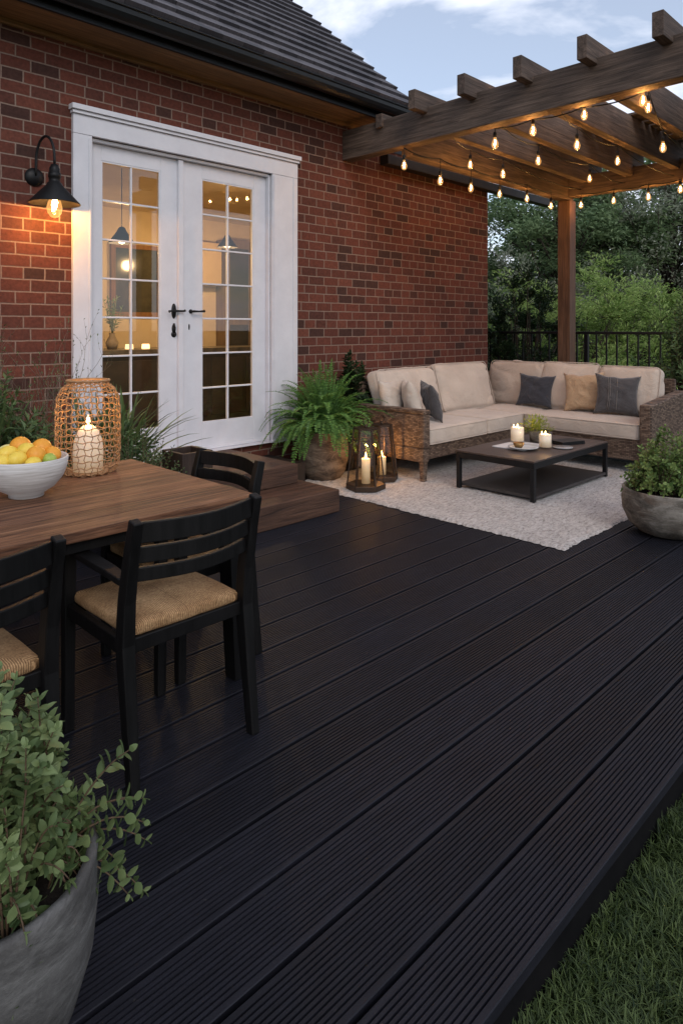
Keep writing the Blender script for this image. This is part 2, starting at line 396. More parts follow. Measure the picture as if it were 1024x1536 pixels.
def m_deck():
    m = Mat('composite_decking', rough=.5, spec=.22); g = m.n('ShaderNodeNewGeometry')
    mp = m.n('ShaderNodeMapping'); mp.inputs['Scale'].default_value = (3, 30, 30); m.l(g.outputs['Position'], mp.inputs[0])
    a = m.noise(mp.outputs[0], 2, 6, .6); f = m.noise(g.outputs['Position'], 260, 3, .6); big = m.noise(g.outputs['Position'], 1.6, 4, .6)
    c = m.ramp(a, [(.3, (.0062,.0064,.0100)), (.7, (.0135,.0138,.0205))])
    c = m.mix(.6, c, m.ramp(f, [(.35, (.6,.6,.6)), (.7, (1.35,1.35,1.35))]), 'MULTIPLY')
    c = m.mix(.5, c, m.ramp(big, [(.35, (.75,.75,.75)), (.65, (1.25,1.25,1.25))]), 'MULTIPLY')
    sp = m.n('ShaderNodeSeparateXYZ'); m.l(g.outputs['Position'], sp.inputs[0])
    wn = m.n('ShaderNodeTexWhiteNoise', noise_dimensions='1D'); m.l(m.math('FLOOR', m.math('DIVIDE', m.math('SUBTRACT', sp.outputs[1], .73), .187)), wn.inputs['W'])
    c = m.mix(1.0, c, m.ramp(wn.outputs['Value'], [(0, (.84,.84,.84)), (1, (1.18,1.18,1.18))]), 'MULTIPLY')
    dust = m.noise(g.outputs['Position'], 55, 2, .5); c = m.mix(m.ramp(dust, [(.70,(0,0,0)), (.78,(.35,.35,.35))]), c, (.07,.065,.06))
    m.col(c); m.bump(f, .35, .0012); m.rough(m.ramp(big, [(.3, (.50,.50,.50)), (.7, (.66,.66,.66))])); return m.m
DECK = m_deck()
CREAM = m_fabric('oatmeal_cushion', (.48,.40,.335), (.56,.475,.40), 420, .25)
CREAM2 = m_fabric('cream_pillow_cloth', (.50,.43,.36), (.58,.50,.43), 420, .4)
TAN = m_fabric('tan_pillow_cloth', (.40,.27,.165), (.50,.35,.22), 420, .5)
SLATE = m_fabric('slate_pillow_cloth', (.040,.042,.052), (.060,.062,.075), 420, .5)
CHAR = m_fabric('charcoal_pillow_cloth', (.060,.056,.058), (.085,.08,.082), 420, .5)
WICKER = m_weave('brown_wicker', (.075,.045,.032), (.23,.160,.115), (.010,.007,.006), .036, .0145)
ROPE = None
def m_rope():
    m = Mat('woven_cord_seat', rough=.85, spec=.2)
    c = m.n('ShaderNodeTexCoord'); sp = m.n('ShaderNodeSeparateXYZ'); m.l(c.outputs['Object'], sp.inputs[0])
    # four triangles of cord that meet in the middle of the seat
    x = m.math('ABSOLUTE', sp.outputs[0]); y = m.math('ABSOLUTE', m.math('SUBTRACT', sp.outputs[1], .225))
    sel = m.math('GREATER_THAN', x, y)
    d = m.math('ADD', m.math('MULTIPLY', sel, y), m.math('MULTIPLY', m.math('SUBTRACT', 1.0, sel), x))
    wob = m.math('MULTIPLY', m.noise(c.outputs['Object'], 25, 3), .006)
    s = m.math('SINE', m.math('MULTIPLY', m.math('ADD', d, wob), 1000))
    big = m.noise(c.outputs['Object'], 9, 4)
    col = m.ramp(big, [(.3, (.34,.19,.09)), (.7, (.62,.39,.20))]); col = m.mix(.8, col, m.ramp(m.noise(c.outputs['Object'], 130, 5, .7), [(.3,(.45,.42,.38)), (.65,(1.3,1.3,1.3))]), 'MULTIPLY')
    col = m.mix(.75, col, m.ramp(s, [(0, (.45,.42,.4)), (.55, (1.1,1.1,1.1))]), 'MULTIPLY')
    m.col(col); m.bump(s, .6, .003); return m.m
ROPE = m_rope()
def m_rug():
    m = Mat('rug_wool', rough=.95, spec=.1); m.b.inputs['Sheen Weight'].default_value = .2; g = m.n('ShaderNodeNewGeometry')
    mp = m.n('ShaderNodeMapping'); mp.inputs['Scale'].default_value = (1, 2.2, 1); mp.inputs['Rotation'].default_value = (0,0,R(35)); m.l(g.outputs['Position'], mp.inputs[0])
    a = m.noise(mp.outputs[0], 30, 5, .7); b = m.noise(g.outputs['Position'], 4, 4)
    c = m.ramp(a, [(.32, (.17,.15,.14)), (.48, (.40,.37,.35)), (.68, (.60,.57,.55))])
    m.col(m.mix(.4, c, m.ramp(b, [(.3,(.8,.78,.76)), (.7,(1.1,1.1,1.1))]), 'MULTIPLY')); m.bump(a, .8, .012); return m.m
RUG = m_rug()
def m_worn(name, dark, mid, light, rust):
    m = Mat(name, rough=.85, spec=.25); v = m.coord((1,1,2.2)); a = m.noise(v, 6, 9, .72, .6); b = m.noise(v, 55, 6, .75); c2 = m.noise(v, 2.2, 4, .6, .8)
    c = m.ramp(a, [(.38, dark), (.5, mid), (.62, light)]); c = m.mix(m.ramp(c2, [(.5,(0,0,0)), (.68,(.6,.6,.6))]), c, rust)
    m.col(m.mix(.5, c, m.ramp(b, [(.3,(.5,.5,.5)), (.65,(1.2,1.2,1.2))]), 'MULTIPLY')); m.bump(a, .6, .008); m.bump(b, .5, .003); return m.m
CONC2 = m_worn('mossy_concrete', (.065,.055,.045), (.15,.130,.108), (.27,.24,.205), (.16,.095,.06))
SOIL = m_speck('potting_soil', (.008,.006,.005), (.02,.014,.010), 60, .95, .8, .01)
CONC = m_worn('grey_concrete', (.055,.052,.050), (.095,.091,.088), (.15,.145,.14), (.085,.075,.065))
TERRA = m_worn('worn_clay', (.060,.045,.034), (.135,.100,.074), (.23,.18,.135), (.17,.10,.065))
WAX = Mat('candle_wax', (.80,.72,.58), .45); WAX.b.inputs['Subsurface Weight'].default_value = .3; WAX.b.inputs['Subsurface Radius'].default_value = (.03,.02,.01)
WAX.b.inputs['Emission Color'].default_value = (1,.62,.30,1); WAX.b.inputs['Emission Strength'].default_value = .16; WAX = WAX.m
FLAME = m_emit('candle_flame', (1,.62,.22), 14)
FIL = m_emit('bulb_filament', (1,.60,.22), 75)
BULB = m_glass('bulb_glass', (1,.93,.82), .02, 1.3, .02, (1,.50,.16), .35)
PANE = m_glass('door_glass', (.90,.91,.88), .085, 1.45, .0)
LGLASS = m_glass('lantern_glass', (.90,.84,.74), .03, 1.35, .03)
CLEARG = m_glass('clear_glass', (.95,.95,.95), .03, 1.4, .01)
BRONZE = m_speck('bronzed_metal', (.035,.022,.015), (.075,.048,.032), 18, .5, .15, .001, .5, .6)
RATTAN = m_speck('rattan_cane', (.26,.13,.055), (.48,.27,.13), 40, .6, .3, .001)
GREEN_SAGE = m_leaf('sage_leaf', (.070,.115,.042), (.25,.32,.135), 9, .5)
GREEN_FERN = m_leaf('fern_leaf', (.045,.125,.025), (.15,.30,.065), 9, .5)
GREEN_DARK = m_leaf('dark_leaf', (.012,.030,.012), (.04,.075,.03), 9, .4)
GREEN_BUSH = m_leaf('bush_leaf', (.07,.13,.035), (.27,.36,.11), 9, .45)
GREEN_BED = m_leaf('bed_leaf', (.04,.075,.03), (.13,.20,.075), 9, .5)
GREEN_YEL = m_leaf('yellow_green_leaf', (.16,.22,.03), (.45,.48,.08), 12, .5)
GREEN_TREE = m_leaf('tree_leaf', (.085,.145,.065), (.29,.38,.19), 1.2, .6, .4)
GREEN_TREE2 = m_leaf('grey_green_leaf', (.17,.20,.14), (.40,.42,.31), 1.2, .6, .4)
GREEN_LIGHT = m_leaf('light_shrub_leaf', (.17,.28,.07), (.45,.57,.20), 1.5, .6, .4)
GREEN_GRASS = m_leaf('grass_blade', (.012,.028,.006), (.100,.140,.040), 14, .6)
BARK = m_speck('bark', (.03,.022,.016), (.075,.058,.045), 12, .9, .5, .01)
TWIG = m_speck('twig', (.06,.035,.02), (.13,.085,.05), 20, .8, .2)
DRY = m_speck('dry_twig', (.10,.075,.055), (.22,.17,.125), 20, .8, .2)

# ---------------------------------------------------------------- ground and deck
def m_ground():
    m = Mat('lawn_soil', rough=.95, spec=.1); g = m.n('ShaderNodeNewGeometry')
    m.col(m.ramp(m.noise(g.outputs['Position'], 9, 6), [(.3, (.012,.020,.007)), (.7, (.035,.055,.016))])); return m.m
g = MB(); g.add([(-300,-300,-.15),(300,-300,-.15),(300,300,-.15),(-300,300,-.15)], [(0,1,2,3)])
tag(build('ground', g, m_ground()), kind='structure')
DX0, DX1 = -2.6, 8.75
d = MB(); pitch = .187; y0 = .73; nb = 22
for i in range(nb):
    ya = y0+i*pitch; yb = ya+pitch-.0130; z = 0.0
    prof = []; ng = 12; m0 = .011
    prof.append((ya, -.028)); prof.append((ya, -.002)); prof.append((ya+.002, z))
    p = (yb-ya-2*m0)/ng
    for k in range(ng):
        a = ya+m0+k*p
        prof += [(a+p*.30, z), (a+p*.38, z-.0065), (a+p*.62, z-.0065), (a+p*.70, z)]
    prof += [(yb-.002, z), (yb, -.002), (yb, -.028)]
    n = len(prof)
    vs = [(DX0, q[0], q[1]) for q in prof]+[(DX1, q[0], q[1]) for q in prof]
    fs = [(k, k+1, n+k+1, n+k) for k in range(n-1)]
    fs += [(n-1, 0, n, 2*n-1), tuple(range(n))[::-1], tuple(range(n, 2*n))]
    d.add(vs, fs)
tag(build('deck', d, DECK, origin=(0,0,0)), kind='structure')
d = MB(); d.box(DX0, DX1, .745, .775, -.149, -.03); d.box(DX1-.03, DX1, .775, 4.84, -.149, -.03)
for i in range(20): d.box(DX0+.2+i*.56, DX0+.25+i*.56, .775, 4.8, -.13, -.03)
tag(build('deck_substructure', d, m_speck('deck_frame_wood', (.0025,.0025,.003), (.006,.0055,.006), 10, .9, .2, .003, .1)), kind='structure')
# grass
def grass(name, x0, x1, ya, yb, n, hgt, seed, label=None):
    r = random.Random(seed); g = MB()
    for i in range(n):
        x = r.uniform(x0, x1); y = r.uniform(ya, yb); h = hgt*r.uniform(.55, 1.25); a = r.uniform(0, 6.283); wd = r.uniform(.0014, .0030)
        ln = r.uniform(.10, 1.0)*h; cx = r.uniform(-.35,.35); cy = r.uniform(-.35,.35); h *= .8+.5*noise.noise(Vector((x*9, y*9, 2))); dx, dy = math.cos(a)*ln, math.sin(a)*ln; px, py = -math.sin(a)*wd, math.cos(a)*wd; z = -.15
        k1 = .75
        g.add([(x-px, y-py, z), (x+px, y+py, z), (x+dx*.4+px*k1, y+dy*.4+py*k1, z+h*.55), (x+dx*.4-px*k1, y+dy*.4-py*k1, z+h*.55), (x+dx*.8+cx*h*.5+px*.5, y+dy*.8+cy*h*.5+py*.5, z+h*.82), (x+dx*.8+cx*h*.5-px*.5, y+dy*.8+cy*h*.5-py*.5, z+h*.82), (x+dx*1.15+cx*h, y+dy*1.15+cy*h, z+h*.88)], [(0,1,2,3),(3,2,4,5),(5,4,6)], True)
    tag(build(name, g, GREEN_GRASS), label, 'grass', kind='stuff')
grass('lawn_grass', .7, 3.0, -.45, .74, 110000, .050, 3, 'short dark green lawn grass along the deck edge')
grass('meadow_grass', 8.8, 13, 1.5, 8.5, 14000, .28, 4, 'longer grass growing beyond the black railing')

# ---------------------------------------------------------------- house
WY = 4.82; XE = 7.49
def wx(px): t = (px-512)/1010; return WY*(1+t)/(1-t)
house = thing('brick_house', (4, WY, -.15), 'red brick house with white glazed double doors and dark tiled roof', 'house')
TX0, TX1 = 2.06, 4.20
IX0, IX1 = 2.20, 3.90      # rough opening
wb = MB()
wb.box(-3.5, IX0, WY, WY+.25, -.15, 3.55); wb.box(IX1, 5.4, WY, WY+.25, -.15, 3.55); wb.box(IX0, IX1, WY, WY+.25, 2.76, 3.55); wb.box(IX0, IX1, WY, WY+.25, -.15, .30)
wb.box(5.4, XE, WY, WY+.25, -.15, 3.27); wb.box(XE-.25, XE, WY+.25, 9.5, -.15, 3.27)
wb.add([(5.2,WY+.25,3.27),(5.2,11.6,3.27),(5.2,8,6.2)], [(0,1,2)]); wb.add([(5.4,WY+.25,3.27),(5.4,11.6,3.27),(5.4,8,6.2)], [(0,1,2)])
build('wall', wb, BRICK, house)
fr = MB(); fr.box(5.401, XE+.04, WY-.01, 9.54, 3.272, 3.33); build('flat_roof', fr, GUTTER, house)
# roof: stepped courses
EY, EZ, PI42 = 4.30, 3.565, R(42)
rf = MB(); cs = .226; nC = 23; X0r, X1r = -3.6, 5.47
for i in range(nC):
    a = i*cs; b = (i+1)*cs+.03
    ca, sa = math.cos(PI42), math.sin(PI42)
    ya, za = EY+a*ca, EZ+a*sa; yb, zb = EY+b*ca, EZ+b*sa; t1, t2 = .040, .008
    ny, nz = -sa, ca
    pr = [(ya, za), (ya+ny*t1, za+nz*t1), (yb+ny*t2, zb+nz*t2), (yb, zb)]
    xo = .004*((i*7) % 5)
    n0 = [(X0r, *q) for q in pr]+[(X1r-xo, *q) for q in pr]
    rf.add(n0, [(0,1,2,3),(7,6,5,4),(0,4,5,1),(1,5,6,2),(2,6,7,3),(3,7,4,0)])
yr = EY+nC*cs*math.cos(PI42); zr = EZ+nC*cs*math.sin(PI42)
rf.add([(X0r, yr+.02, zr+.02),(X1r, yr+.02, zr+.02),(X1r, 2*yr-EY, EZ),(X0r, 2*yr-EY, EZ)], [(0,1,2,3)])
build('roof', rf, ROOFM, house)
sf = MB(); sf.box(-3.6, 5.42, 4.455, 4.819, 3.44, 3.47); sf.box(-3.6, 5.42, 4.79, 4.818, 3.40, 3.438); build('soffit', sf, SOFFIT, house)
fa = MB(); fa.box(-3.6, 5.42, 4.43, 4.454, 3.42, 3.575); build('fascia', fa, GUTTER, house)
gt = MB(); prof = []
for k in range(9):
    t = math.pi+math.pi*k/8; prof.append((4.362+.066*math.cos(t), 3.545+.085*math.sin(t)))
prof = [(4.290, 3.555), (4.296, 3.545)]+prof[1:]+[(4.42, 3.545)]
inn = [(4.362+(p[0]-4.362)*.9, 3.548+(p[1]-3.548)*.9) for p in prof][::-1]
pp = prof+inn; n = len(pp)
gt.add([(-3.6, *q) for q in pp]+[(5.38, *q) for q in pp], [(k, (k+1)%n, n+(k+1)%n, n+k) for k in range(n)]+[tuple(range(n)), tuple(range(n,2*n))[::-1]], False)
for k in range(8): gt.box(-3+k*1.15, -2.98+k*1.15, 4.285, 4.43, 3.556, 3.562)
gt.tube([(-3.6,4.288,3.553),(5.38,4.288,3.553)], .008, 8)
build('gutter', gt, GUTTER, house)

# door surround
tr = MB()
tr.box(TX0, IX0, WY-.035, WY-.001, .30, 2.76); tr.box(IX1, TX1-.0, WY-.035, WY-.001, .30, 2.76)
tr.box(TX0, TX1, WY-.037, WY-.001, 2.762, 2.90); tr.box(TX0-.01, TX1+.01, WY-.055, WY-.001, 2.902, 2.925); tr.box(TX0-.02, TX1+.02, WY-.072, WY-.001, 2.927, 2.965)
tr.box(TX1-.055, TX1-.035, WY-.042, WY-.036, .30, 2.76)
tr.box(IX0-.025, IX0-.012, WY-.042, WY-.036, .30, 2.74); tr.box(IX1+.012, IX1+.03, WY-.042, WY-.036, .30, 2.74)
# jambs lining the opening
tr.box(IX0+.001, IX0+.02, WY+.002, WY+.20, .30, 2.755); tr.box(IX1-.02, IX1-.001, WY+.002, WY+.20, .30, 2.755); tr.box(IX0+.02, IX1-.02, WY+.002, WY+.20, 2.735, 2.757)
tr.box(IX0-.02, IX1+.02, WY-.06, WY+.20, .3125, .3165)
build('door_frame', tr, WHITE, house, .003)
LY = WY+.045     # face of the leaves
GZ0, GZ1 = .545, 2.615
def leaf_door(x0, x1, gx0, gx1, side):
    m = MB(); th = .045
    m.box(x0, gx0, LY, LY+th, .318, 2.732); m.box(gx1, x1, LY, LY+th, .318, 2.732)
    m.box(gx0, gx1, LY+.001, LY+th-.001, .318, GZ0); m.box(gx0, gx1, LY+.001, LY+th-.001, GZ1, 2.732)
    m.box(x0+.001, x1-.001, LY-.012, LY, .318, .345)
    o = build('door', m, WHITE, house, .003)
    m = MB(); b = .012
    for (a0, a1, c0, c1) in ((gx0, gx0+b, GZ0, GZ1), (gx1-b, gx1, GZ0, GZ1), (gx0+b, gx1-b, GZ0, GZ0+b), (gx0+b, gx1-b, GZ1-b, GZ1)): m.box(a0, a1, LY+.004, LY+.012, c0, c1)
    xm = (gx0+gx1)/2; m.box(xm-.007, xm+.007, LY+.008, LY+.034, GZ0+b, GZ1-b)
    for k in range(1, 7):
        z = GZ0+(GZ1-GZ0)*k/7; m.box(gx0+b, xm-.007, LY+.009, LY+.033, z-.007, z+.007); m.box(xm+.007, gx1-b, LY+.009, LY+.033, z-.007, z+.007)
    build('muntin', m, WHITE, o, .002)
    m = MB(); m.add([(gx0, LY+.022, GZ0), (gx1, LY+.022, GZ0), (gx1, LY+.022, GZ1), (gx0, LY+.022, GZ1)], [(0,1,2,3)])
    build('pane', m, PANE, o)
    return o
dl = leaf_door(2.222, 2.972, wx(156), wx(245), 0)
dr = leaf_door(2.982, 3.878, wx(307), wx(385), 1)
ml = MB(); ml.box(2.955, 3.000, LY-.028, LY-.001, .32, 2.73); build('astragal', ml, WHITE, house, .003)
zh = 1.49; hx = 2.925
m = MB(); M = Matrix.Translation((hx, LY-.004, zh)) @ Matrix.Rotation(R(90), 4, 'X')
def disc(m, x, z, rx, rz, th=.008):
    prof = [(.001, -th), (.9, -th), (1, -th*.5), (1, 0)]
    vs = []; fs = []; n = 20
    for r, t in prof:
        for k in range(n):
            a = 2*math.pi*k/n; vs.append((x+rx*r*math.cos(a), LY+t, z+rz*r*math.sin(a)))
    for i in range(3):
        for k in range(n): fs.append((i*n+k, i*n+(k+1)%n, (i+1)*n+(k+1)%n, (i+1)*n+k))
    m.add(vs, fs, True)
disc(m, hx, zh, .022, .062); m.tube([(hx, LY, zh), (hx, LY-.05, zh)], .010); 
m.tube([(hx-.075, LY-.055, zh-.006), (hx-.055, LY-.055, zh), (hx, LY-.055, zh), (hx+.06, LY-.055, zh), (hx+.075, LY-.05, zh+.004)], [.011,.007,.009,.008,.011])
disc(m, hx, zh-.145, .018, .040); disc(m, hx, zh-.19, .024, .026); m.tube([(hx, LY-.006, zh-.10), (hx, LY-.006, zh-.13)], .008); m.sphere((hx, LY-.014, zh-.19), .012, 8)
build('handle', m, BLACK, dl)
m = MB(); hx2 = 3.085; disc(m, hx2, zh, .018, .018); m.tube([(hx2, LY, zh), (hx2, LY-.05, zh)], .009)
m.tube([(hx2, LY-.052, zh), (hx2+.05, LY-.052, zh), (hx2+.105, LY-.05, zh+.004)], [.010,.007,.011]); build('handle', m, BLACK, dr)
m = MB(); disc(m, hx2-.015, zh-.13, .007, .026, .003); build('keyhole', m, BLACK, dr)
# interior room
IWALL = m_speck('cream_plaster', (.60,.49,.34), (.68,.57,.42), 3, .8, 0); DARKCAB = m_speck('dark_cabinet', (.03,.024,.02), (.055,.042,.034), 6, .5, 0)
rm = MB(); RY = 8.2
rm.box(.4, 7.2, RY, RY+.05, .26, 2.9); rm.box(.38, .4, WY+.26, RY, .26, 2.9); rm.box(7.18, 7.2, WY+.26, RY, .26, 2.9); rm.box(.4, 7.18, WY+.255, RY, 2.9, 2.93)
rm.box(.4, IX0-.01, WY+.252, WY+.262, .26, 2.9); rm.box(IX1+.01, 7.18, WY+.252, WY+.262, .26, 2.9)
build('interior_wall', rm, IWALL, house)
rm = MB(); rm.box(.4, 7.18, WY+.255, RY, .2, .262); build('interior_floor', rm, m_wood('oak_floor', (.11,.07,.04), (.22,.15,.09), 1), house)

# kitchen things
def island(x0, x1, y0, y1, z, label, cat):
    t = thing('kitchen_counter', ((x0+x1)/2, (y0+y1)/2, .262), label, cat)
    m = MB(); m.box(x0, x1, y0, y1, .263, z-.05)
    for k in range(int((x1-x0)/.5)): m.box(x0+.03+k*.5, x0+.47+k*.5, y0-.015, y0-.001, .33, z-.12)
    build('cabinet', m, DARKCAB, t, .004)
    m = MB(); m.box(x0-.03, x1+.03, y0-.04, y1+.02, z-.048, z); build('worktop', m, m_speck('stone_worktop', (.05,.045,.04), (.16,.14,.12), 14, .3, 0), t, .004)
island(3.0, 6.6, 6.7, 7.3, 1.12, 'dark kitchen island seen behind the door glass', 'counter')
t = thing('kitchen_window', (4.35, RY, 1.5), 'brown framed kitchen window on the cream wall behind the left door', 'window')
m = MB()
for a in ((4.0,4.06,1.5,2.45),(4.66,4.72,1.5,2.45),(4.06,4.66,2.39,2.45),(4.06,4.66,1.5,1.56)): m.box(a[0], a[1], RY-.05, RY-.002, a[2], a[3])
build('frame', m, m_wood('window_oak', (.16,.075,.03), (.30,.16,.07), 2), t)
m = MB(); m.box(4.06, 4.66, RY-.02, RY-.004, 1.56, 2.39); build('pane', m, m_speck('dusk_window_glass', (.03,.035,.03), (.10,.095,.07), 3, .1, 0), t)
t = thing('kitchen_dresser', (5.8, 8.0, .262), 'tall dark glazed dresser behind the right door', 'dresser')
m = MB(); m.box(5.62, 6.08, 7.95, RY-.003, .264, 2.62); build('carcass', m, m_wood('dresser_oak', (.14,.09,.05), (.26,.18,.10), 2), t, .004)
m = MB(); m.box(5.69, 6.01, 7.94, 7.949, 1.5, 2.5); m.box(5.69, 6.01, 7.94, 7.949, .4, 1.4); build('door_panel', m, m_speck('dark_cabinet_glass', (.02,.018,.016), (.06,.05,.04), 4, .15, 0), t)
t = thing('kitchen_shelf', (3.5, 8.1, 1.3), 'pale kitchen cupboard run on the wall behind the doors', 'cupboard')
m = MB(); m.box(4.78, 5.55, 7.95, RY-.003, 1.95, 2.55); build('carcass', m, m_speck('cream_cupboard', (.45,.33,.19), (.52,.39,.24), 3, .6, 0), t, .004)
m = MB(); m.box(5.15, 5.18, 7.925, 7.949, 2.1, 2.2); m.box(5.12, 5.145, 7.925, 7.949, 2.1, 2.2); build('handle', m, BLACK, t)
def pendant(x, y, z, label):
    t = thing('pendant_lamp', (x, y, z), label, 'ceiling lamp', 'pendant lamps in the kitchen')
    m = MB(); m.lathe([(.015,.16),(.03,.15),(.05,.11),(.13,.0),(.125,0),(.045,.105),(.02,.14)], (x,y,z), 24); build('shade', m, BLACK, t)
    m = MB(); m.tube([(x,y,z+.15),(x,y,2.895)], .004, 6); build('cord', m, BLACK, t)
    m = MB(); m.sphere((x,y,z+.03), .035, 10); build('bulb', m, m_emit('kitchen_bulb', (1,.75,.42), 12), t)
    lamp('pendant_light', (x, y, z-.05), 62, (1, .62, .28), .06, t)
pendant(3.1, 6.1, 2.17, 'black cone pendant lamp at the left of the left door glass')
pendant(4.9, 6.9, 2.35, 'black cone pendant lamp hanging over the kitchen island')
for i, (x, y, lab) in enumerate(((3.62, 6.95, 'small lit candle at the left end of the kitchen island'), (3.82, 6.95, 'small lit candle beside the sprig vase on the kitchen island'))):
    m = MB(); m.lathe([(.001,.05),(.04,.05),(.045,0),(.001,0)], (x,y,1.121), 16); o = build('tea_light', m, m_emit('tea_light_glow', (1,.6,.25), 3+i), origin=(x,y,1.121)); tag(o, lab, 'candle', 'tea lights on the kitchen island')
t = thing('vase_of_sprigs', (3.42, 6.95, 1.121), 'vase of green sprigs on the kitchen island', 'vase')
m = MB(); m.lathe([(.001,.001),(.05,.0),(.07,.07),(.03,.15),(.035,.18)], (3.42,6.95,1.121), 20); build('vase', m, m_speck('vase_clay', (.2,.16,.12), (.3,.25,.2)), t)
m = MB(); r = random.Random(5)
for k in range(14):
    a = r.uniform(0,6.28); tip = Vector((3.42+math.cos(a)*.17*r.random(), 6.95+math.sin(a)*.14*r.random(), 1.30+r.uniform(.15,.42))); b0 = Vector((3.42,6.95,1.28))
    m.tube([b0, (b0+tip)/2+Vector((0,0,.03)), tip], .003, 4)
    for q in range(8):
        p = b0.lerp(tip, .3+.7*q/8); m.leaf(p, (r.uniform(-1,1), r.uniform(-1,1), r.uniform(-.1,.8)), (0,0,1), .06, .025, n=1)
build('sprig', m, GREEN_BUSH, t)

# steps
def step(x0, x1, ya, yb, z0, z1, label, name='timber_step'):
    m = MB(); m.box(x0, x1, ya, yb, z0, z1)
    return tag(build(name, m, STEPW, bevel=.006), label, 'step', 'timber steps below the doors')
step(2.46, 3.49, 3.51, 4.815, .002, .165, 'lowest and widest brown timber step in front of the doors')
step(2.52, 3.41, 3.88, 4.813, .167, .312, 'middle brown timber step against the house below the doors')
m = MB(); m.box(3.412, 3.86, 4.30, 4.79, .004, .20)  # added slab; shade on the platform behind the fern is put into its dark colour
tag(build('shaded_platform', m, m_speck('shaded_platform_wood', (.012,.009,.008), (.028,.02,.016), 8, .7)), 'slab under the right door beside the fern pot, platform shade painted as dark wood', 'plinth')

# wall lamp
bx, by, bz = 1.852, 4.60, 2.17
t = thing('wall_lamp', (1.80, WY-.001, 2.40), 'black gooseneck wall lamp with conical shade and glowing bulb on the brick wall', 'lamp')
m = MB(); Mx = Matrix.Rotation(R(90), 4, 'X')
m.lathe([(.001,.03),(.03,.03),(.045,.02),(.062,.012),(.065,0)], (1.80, WY-.001, 2.40), 28, Mx); build('backplate', m, BLACK, t)
m = MB(); pts = []
for k in range(17):
    a = math.pi*k/16; f = (1-math.cos(a))/2
    pts.append((1.80+(bx-1.80)*f, WY-.035+(by-WY+.035)*f, 2.50+.165*math.sin(a)))
pts = [(1.80, WY-.02, 2.40), (1.80, WY-.034, 2.43)]+pts+[(bx, by, 2.44)]
m.tube(pts, .009, 10); build('arm', m, BLACK, t)
m = MB(); m.lathe([(.001,.295),(.022,.290),(.03,.27),(.034,.262),(.034,.235),(.04,.232),(.04,.20),(.036,.197),(.036,.17),(.046,.165),(.052,.15),(.165,.028),(.166,.022),(.16,.026),(.045,.145),(.001,.15)], (bx, by, 2.17), 40); build('shade', m, BLACK, t)
def edison(name, c, s, parent, e=2.6, filr=.005):
    c = Vector(c)
    m = MB(); m.lathe([(.013*s,.055*s),(.014*s,.04*s),(.026*s,.015*s),(.033*s,-.012*s),(.028*s,-.036*s),(.016*s,-.052*s),(.002*s,-.057*s)], c, 18)
    b = build('bulb', m, BULB, parent)
    m = MB(); m.tube([c+Vector((0,0,.03*s)), c+Vector((.008*s,0,.012*s)), c+Vector((.004*s,.006*s,-.012*s)), c+Vector((-.006*s,0,-.025*s)), c+Vector((-.008*s,-.004*s,.0)), c+Vector((0,0,.028*s))], filr*s, 6)
    build('filament', m, FIL, b)
    lamp('bulb_light', c, e, (1, .47, .13), .015, b)
    return b
edison('bulb', (bx, by, 2.185), 1.55, t, 85, .0065)

# ---------------------------------------------------------------- pergola
pg = thing('pergola', (6.5, 3, 0), 'weathered brown timber pergola with overhanging rafters above the sofa', 'pergola')
m = MB(); m.box(4.83, 4.97, .55, WY-.002, 3.05, 3.345); build('beam', m, PERG_Y, pg, .006)
m = MB(); m.box(8.10, 8.25, .55, 4.02, 3.02, 3.27); build('beam', m, PERG_Y, pg, .006)
m = MB(); m.box(4.972, 8.25, 4.022, 4.16, 2.985, 3.26); build('beam', m, PERG_X, pg, .006)
m = MB(); m.box(5.4, 9.0, 4.70, 4.815, 3.10, 3.20); build('ledger', m, m_speck('dark_ledger', (.012,.010,.009), (.03,.022,.018), 10, .6), pg, .004)
m = MB(); m.box(8.10, 8.265, 4.0, 4.165, .003, 2.982); build('post', m, POSTW, pg, .006)
m = MB(); m.box(8.10, 8.265, .72, .885, .003, 3.018); build('post', m, POSTW, pg, .006)
m = MB(); m.box(4.82, 4.985, .72, .885, .003, 3.048); build('post', m, POSTW, pg, .006)
RYS = [3.775, 3.252, 2.729, 2.206, 1.68, 1.157]
for i, y in enumerate(RYS):
    m = MB(); m.box(4.65, 8.45, y-.038, y+.038, 3.292, 3.463)
    m2 = MB()
    rft = build('rafter', m, PERG_X, pg, .004)
m = MB(); m.box(4.80, 8.45, 4.262, 4.338, 3.27, 3.40); build('rafter', m, PERG_X, pg, .004)
# deeper joists under the far half, they carry the roof slats
for i, y in enumerate(RYS[:]):
    m = MB(); m.box(4.974, 8.098, y-.045, y+.045, 3.16, 3.288); build('joist', m, PERG_X, pg, .004)
r = random.Random(2); x = 6.75
while x < 8.4:
    w_ = .135+r.uniform(-.01, .01)
    m = MB(); m.box(x, x+w_, .9, 4.35, 3.466, 3.486+r.uniform(0, .003)); build('slat', m, PERG_Y, pg, .003); x += w_+r.uniform(.010, .05)
m = MB(); r = random.Random(8)
for y in (3.55, 2.95, 2.45, 1.9): m.box(5.15+r.uniform(-.1,.1), 5.26+r.uniform(-.1,.1), y-.2, y+.2, 3.466, 3.48)

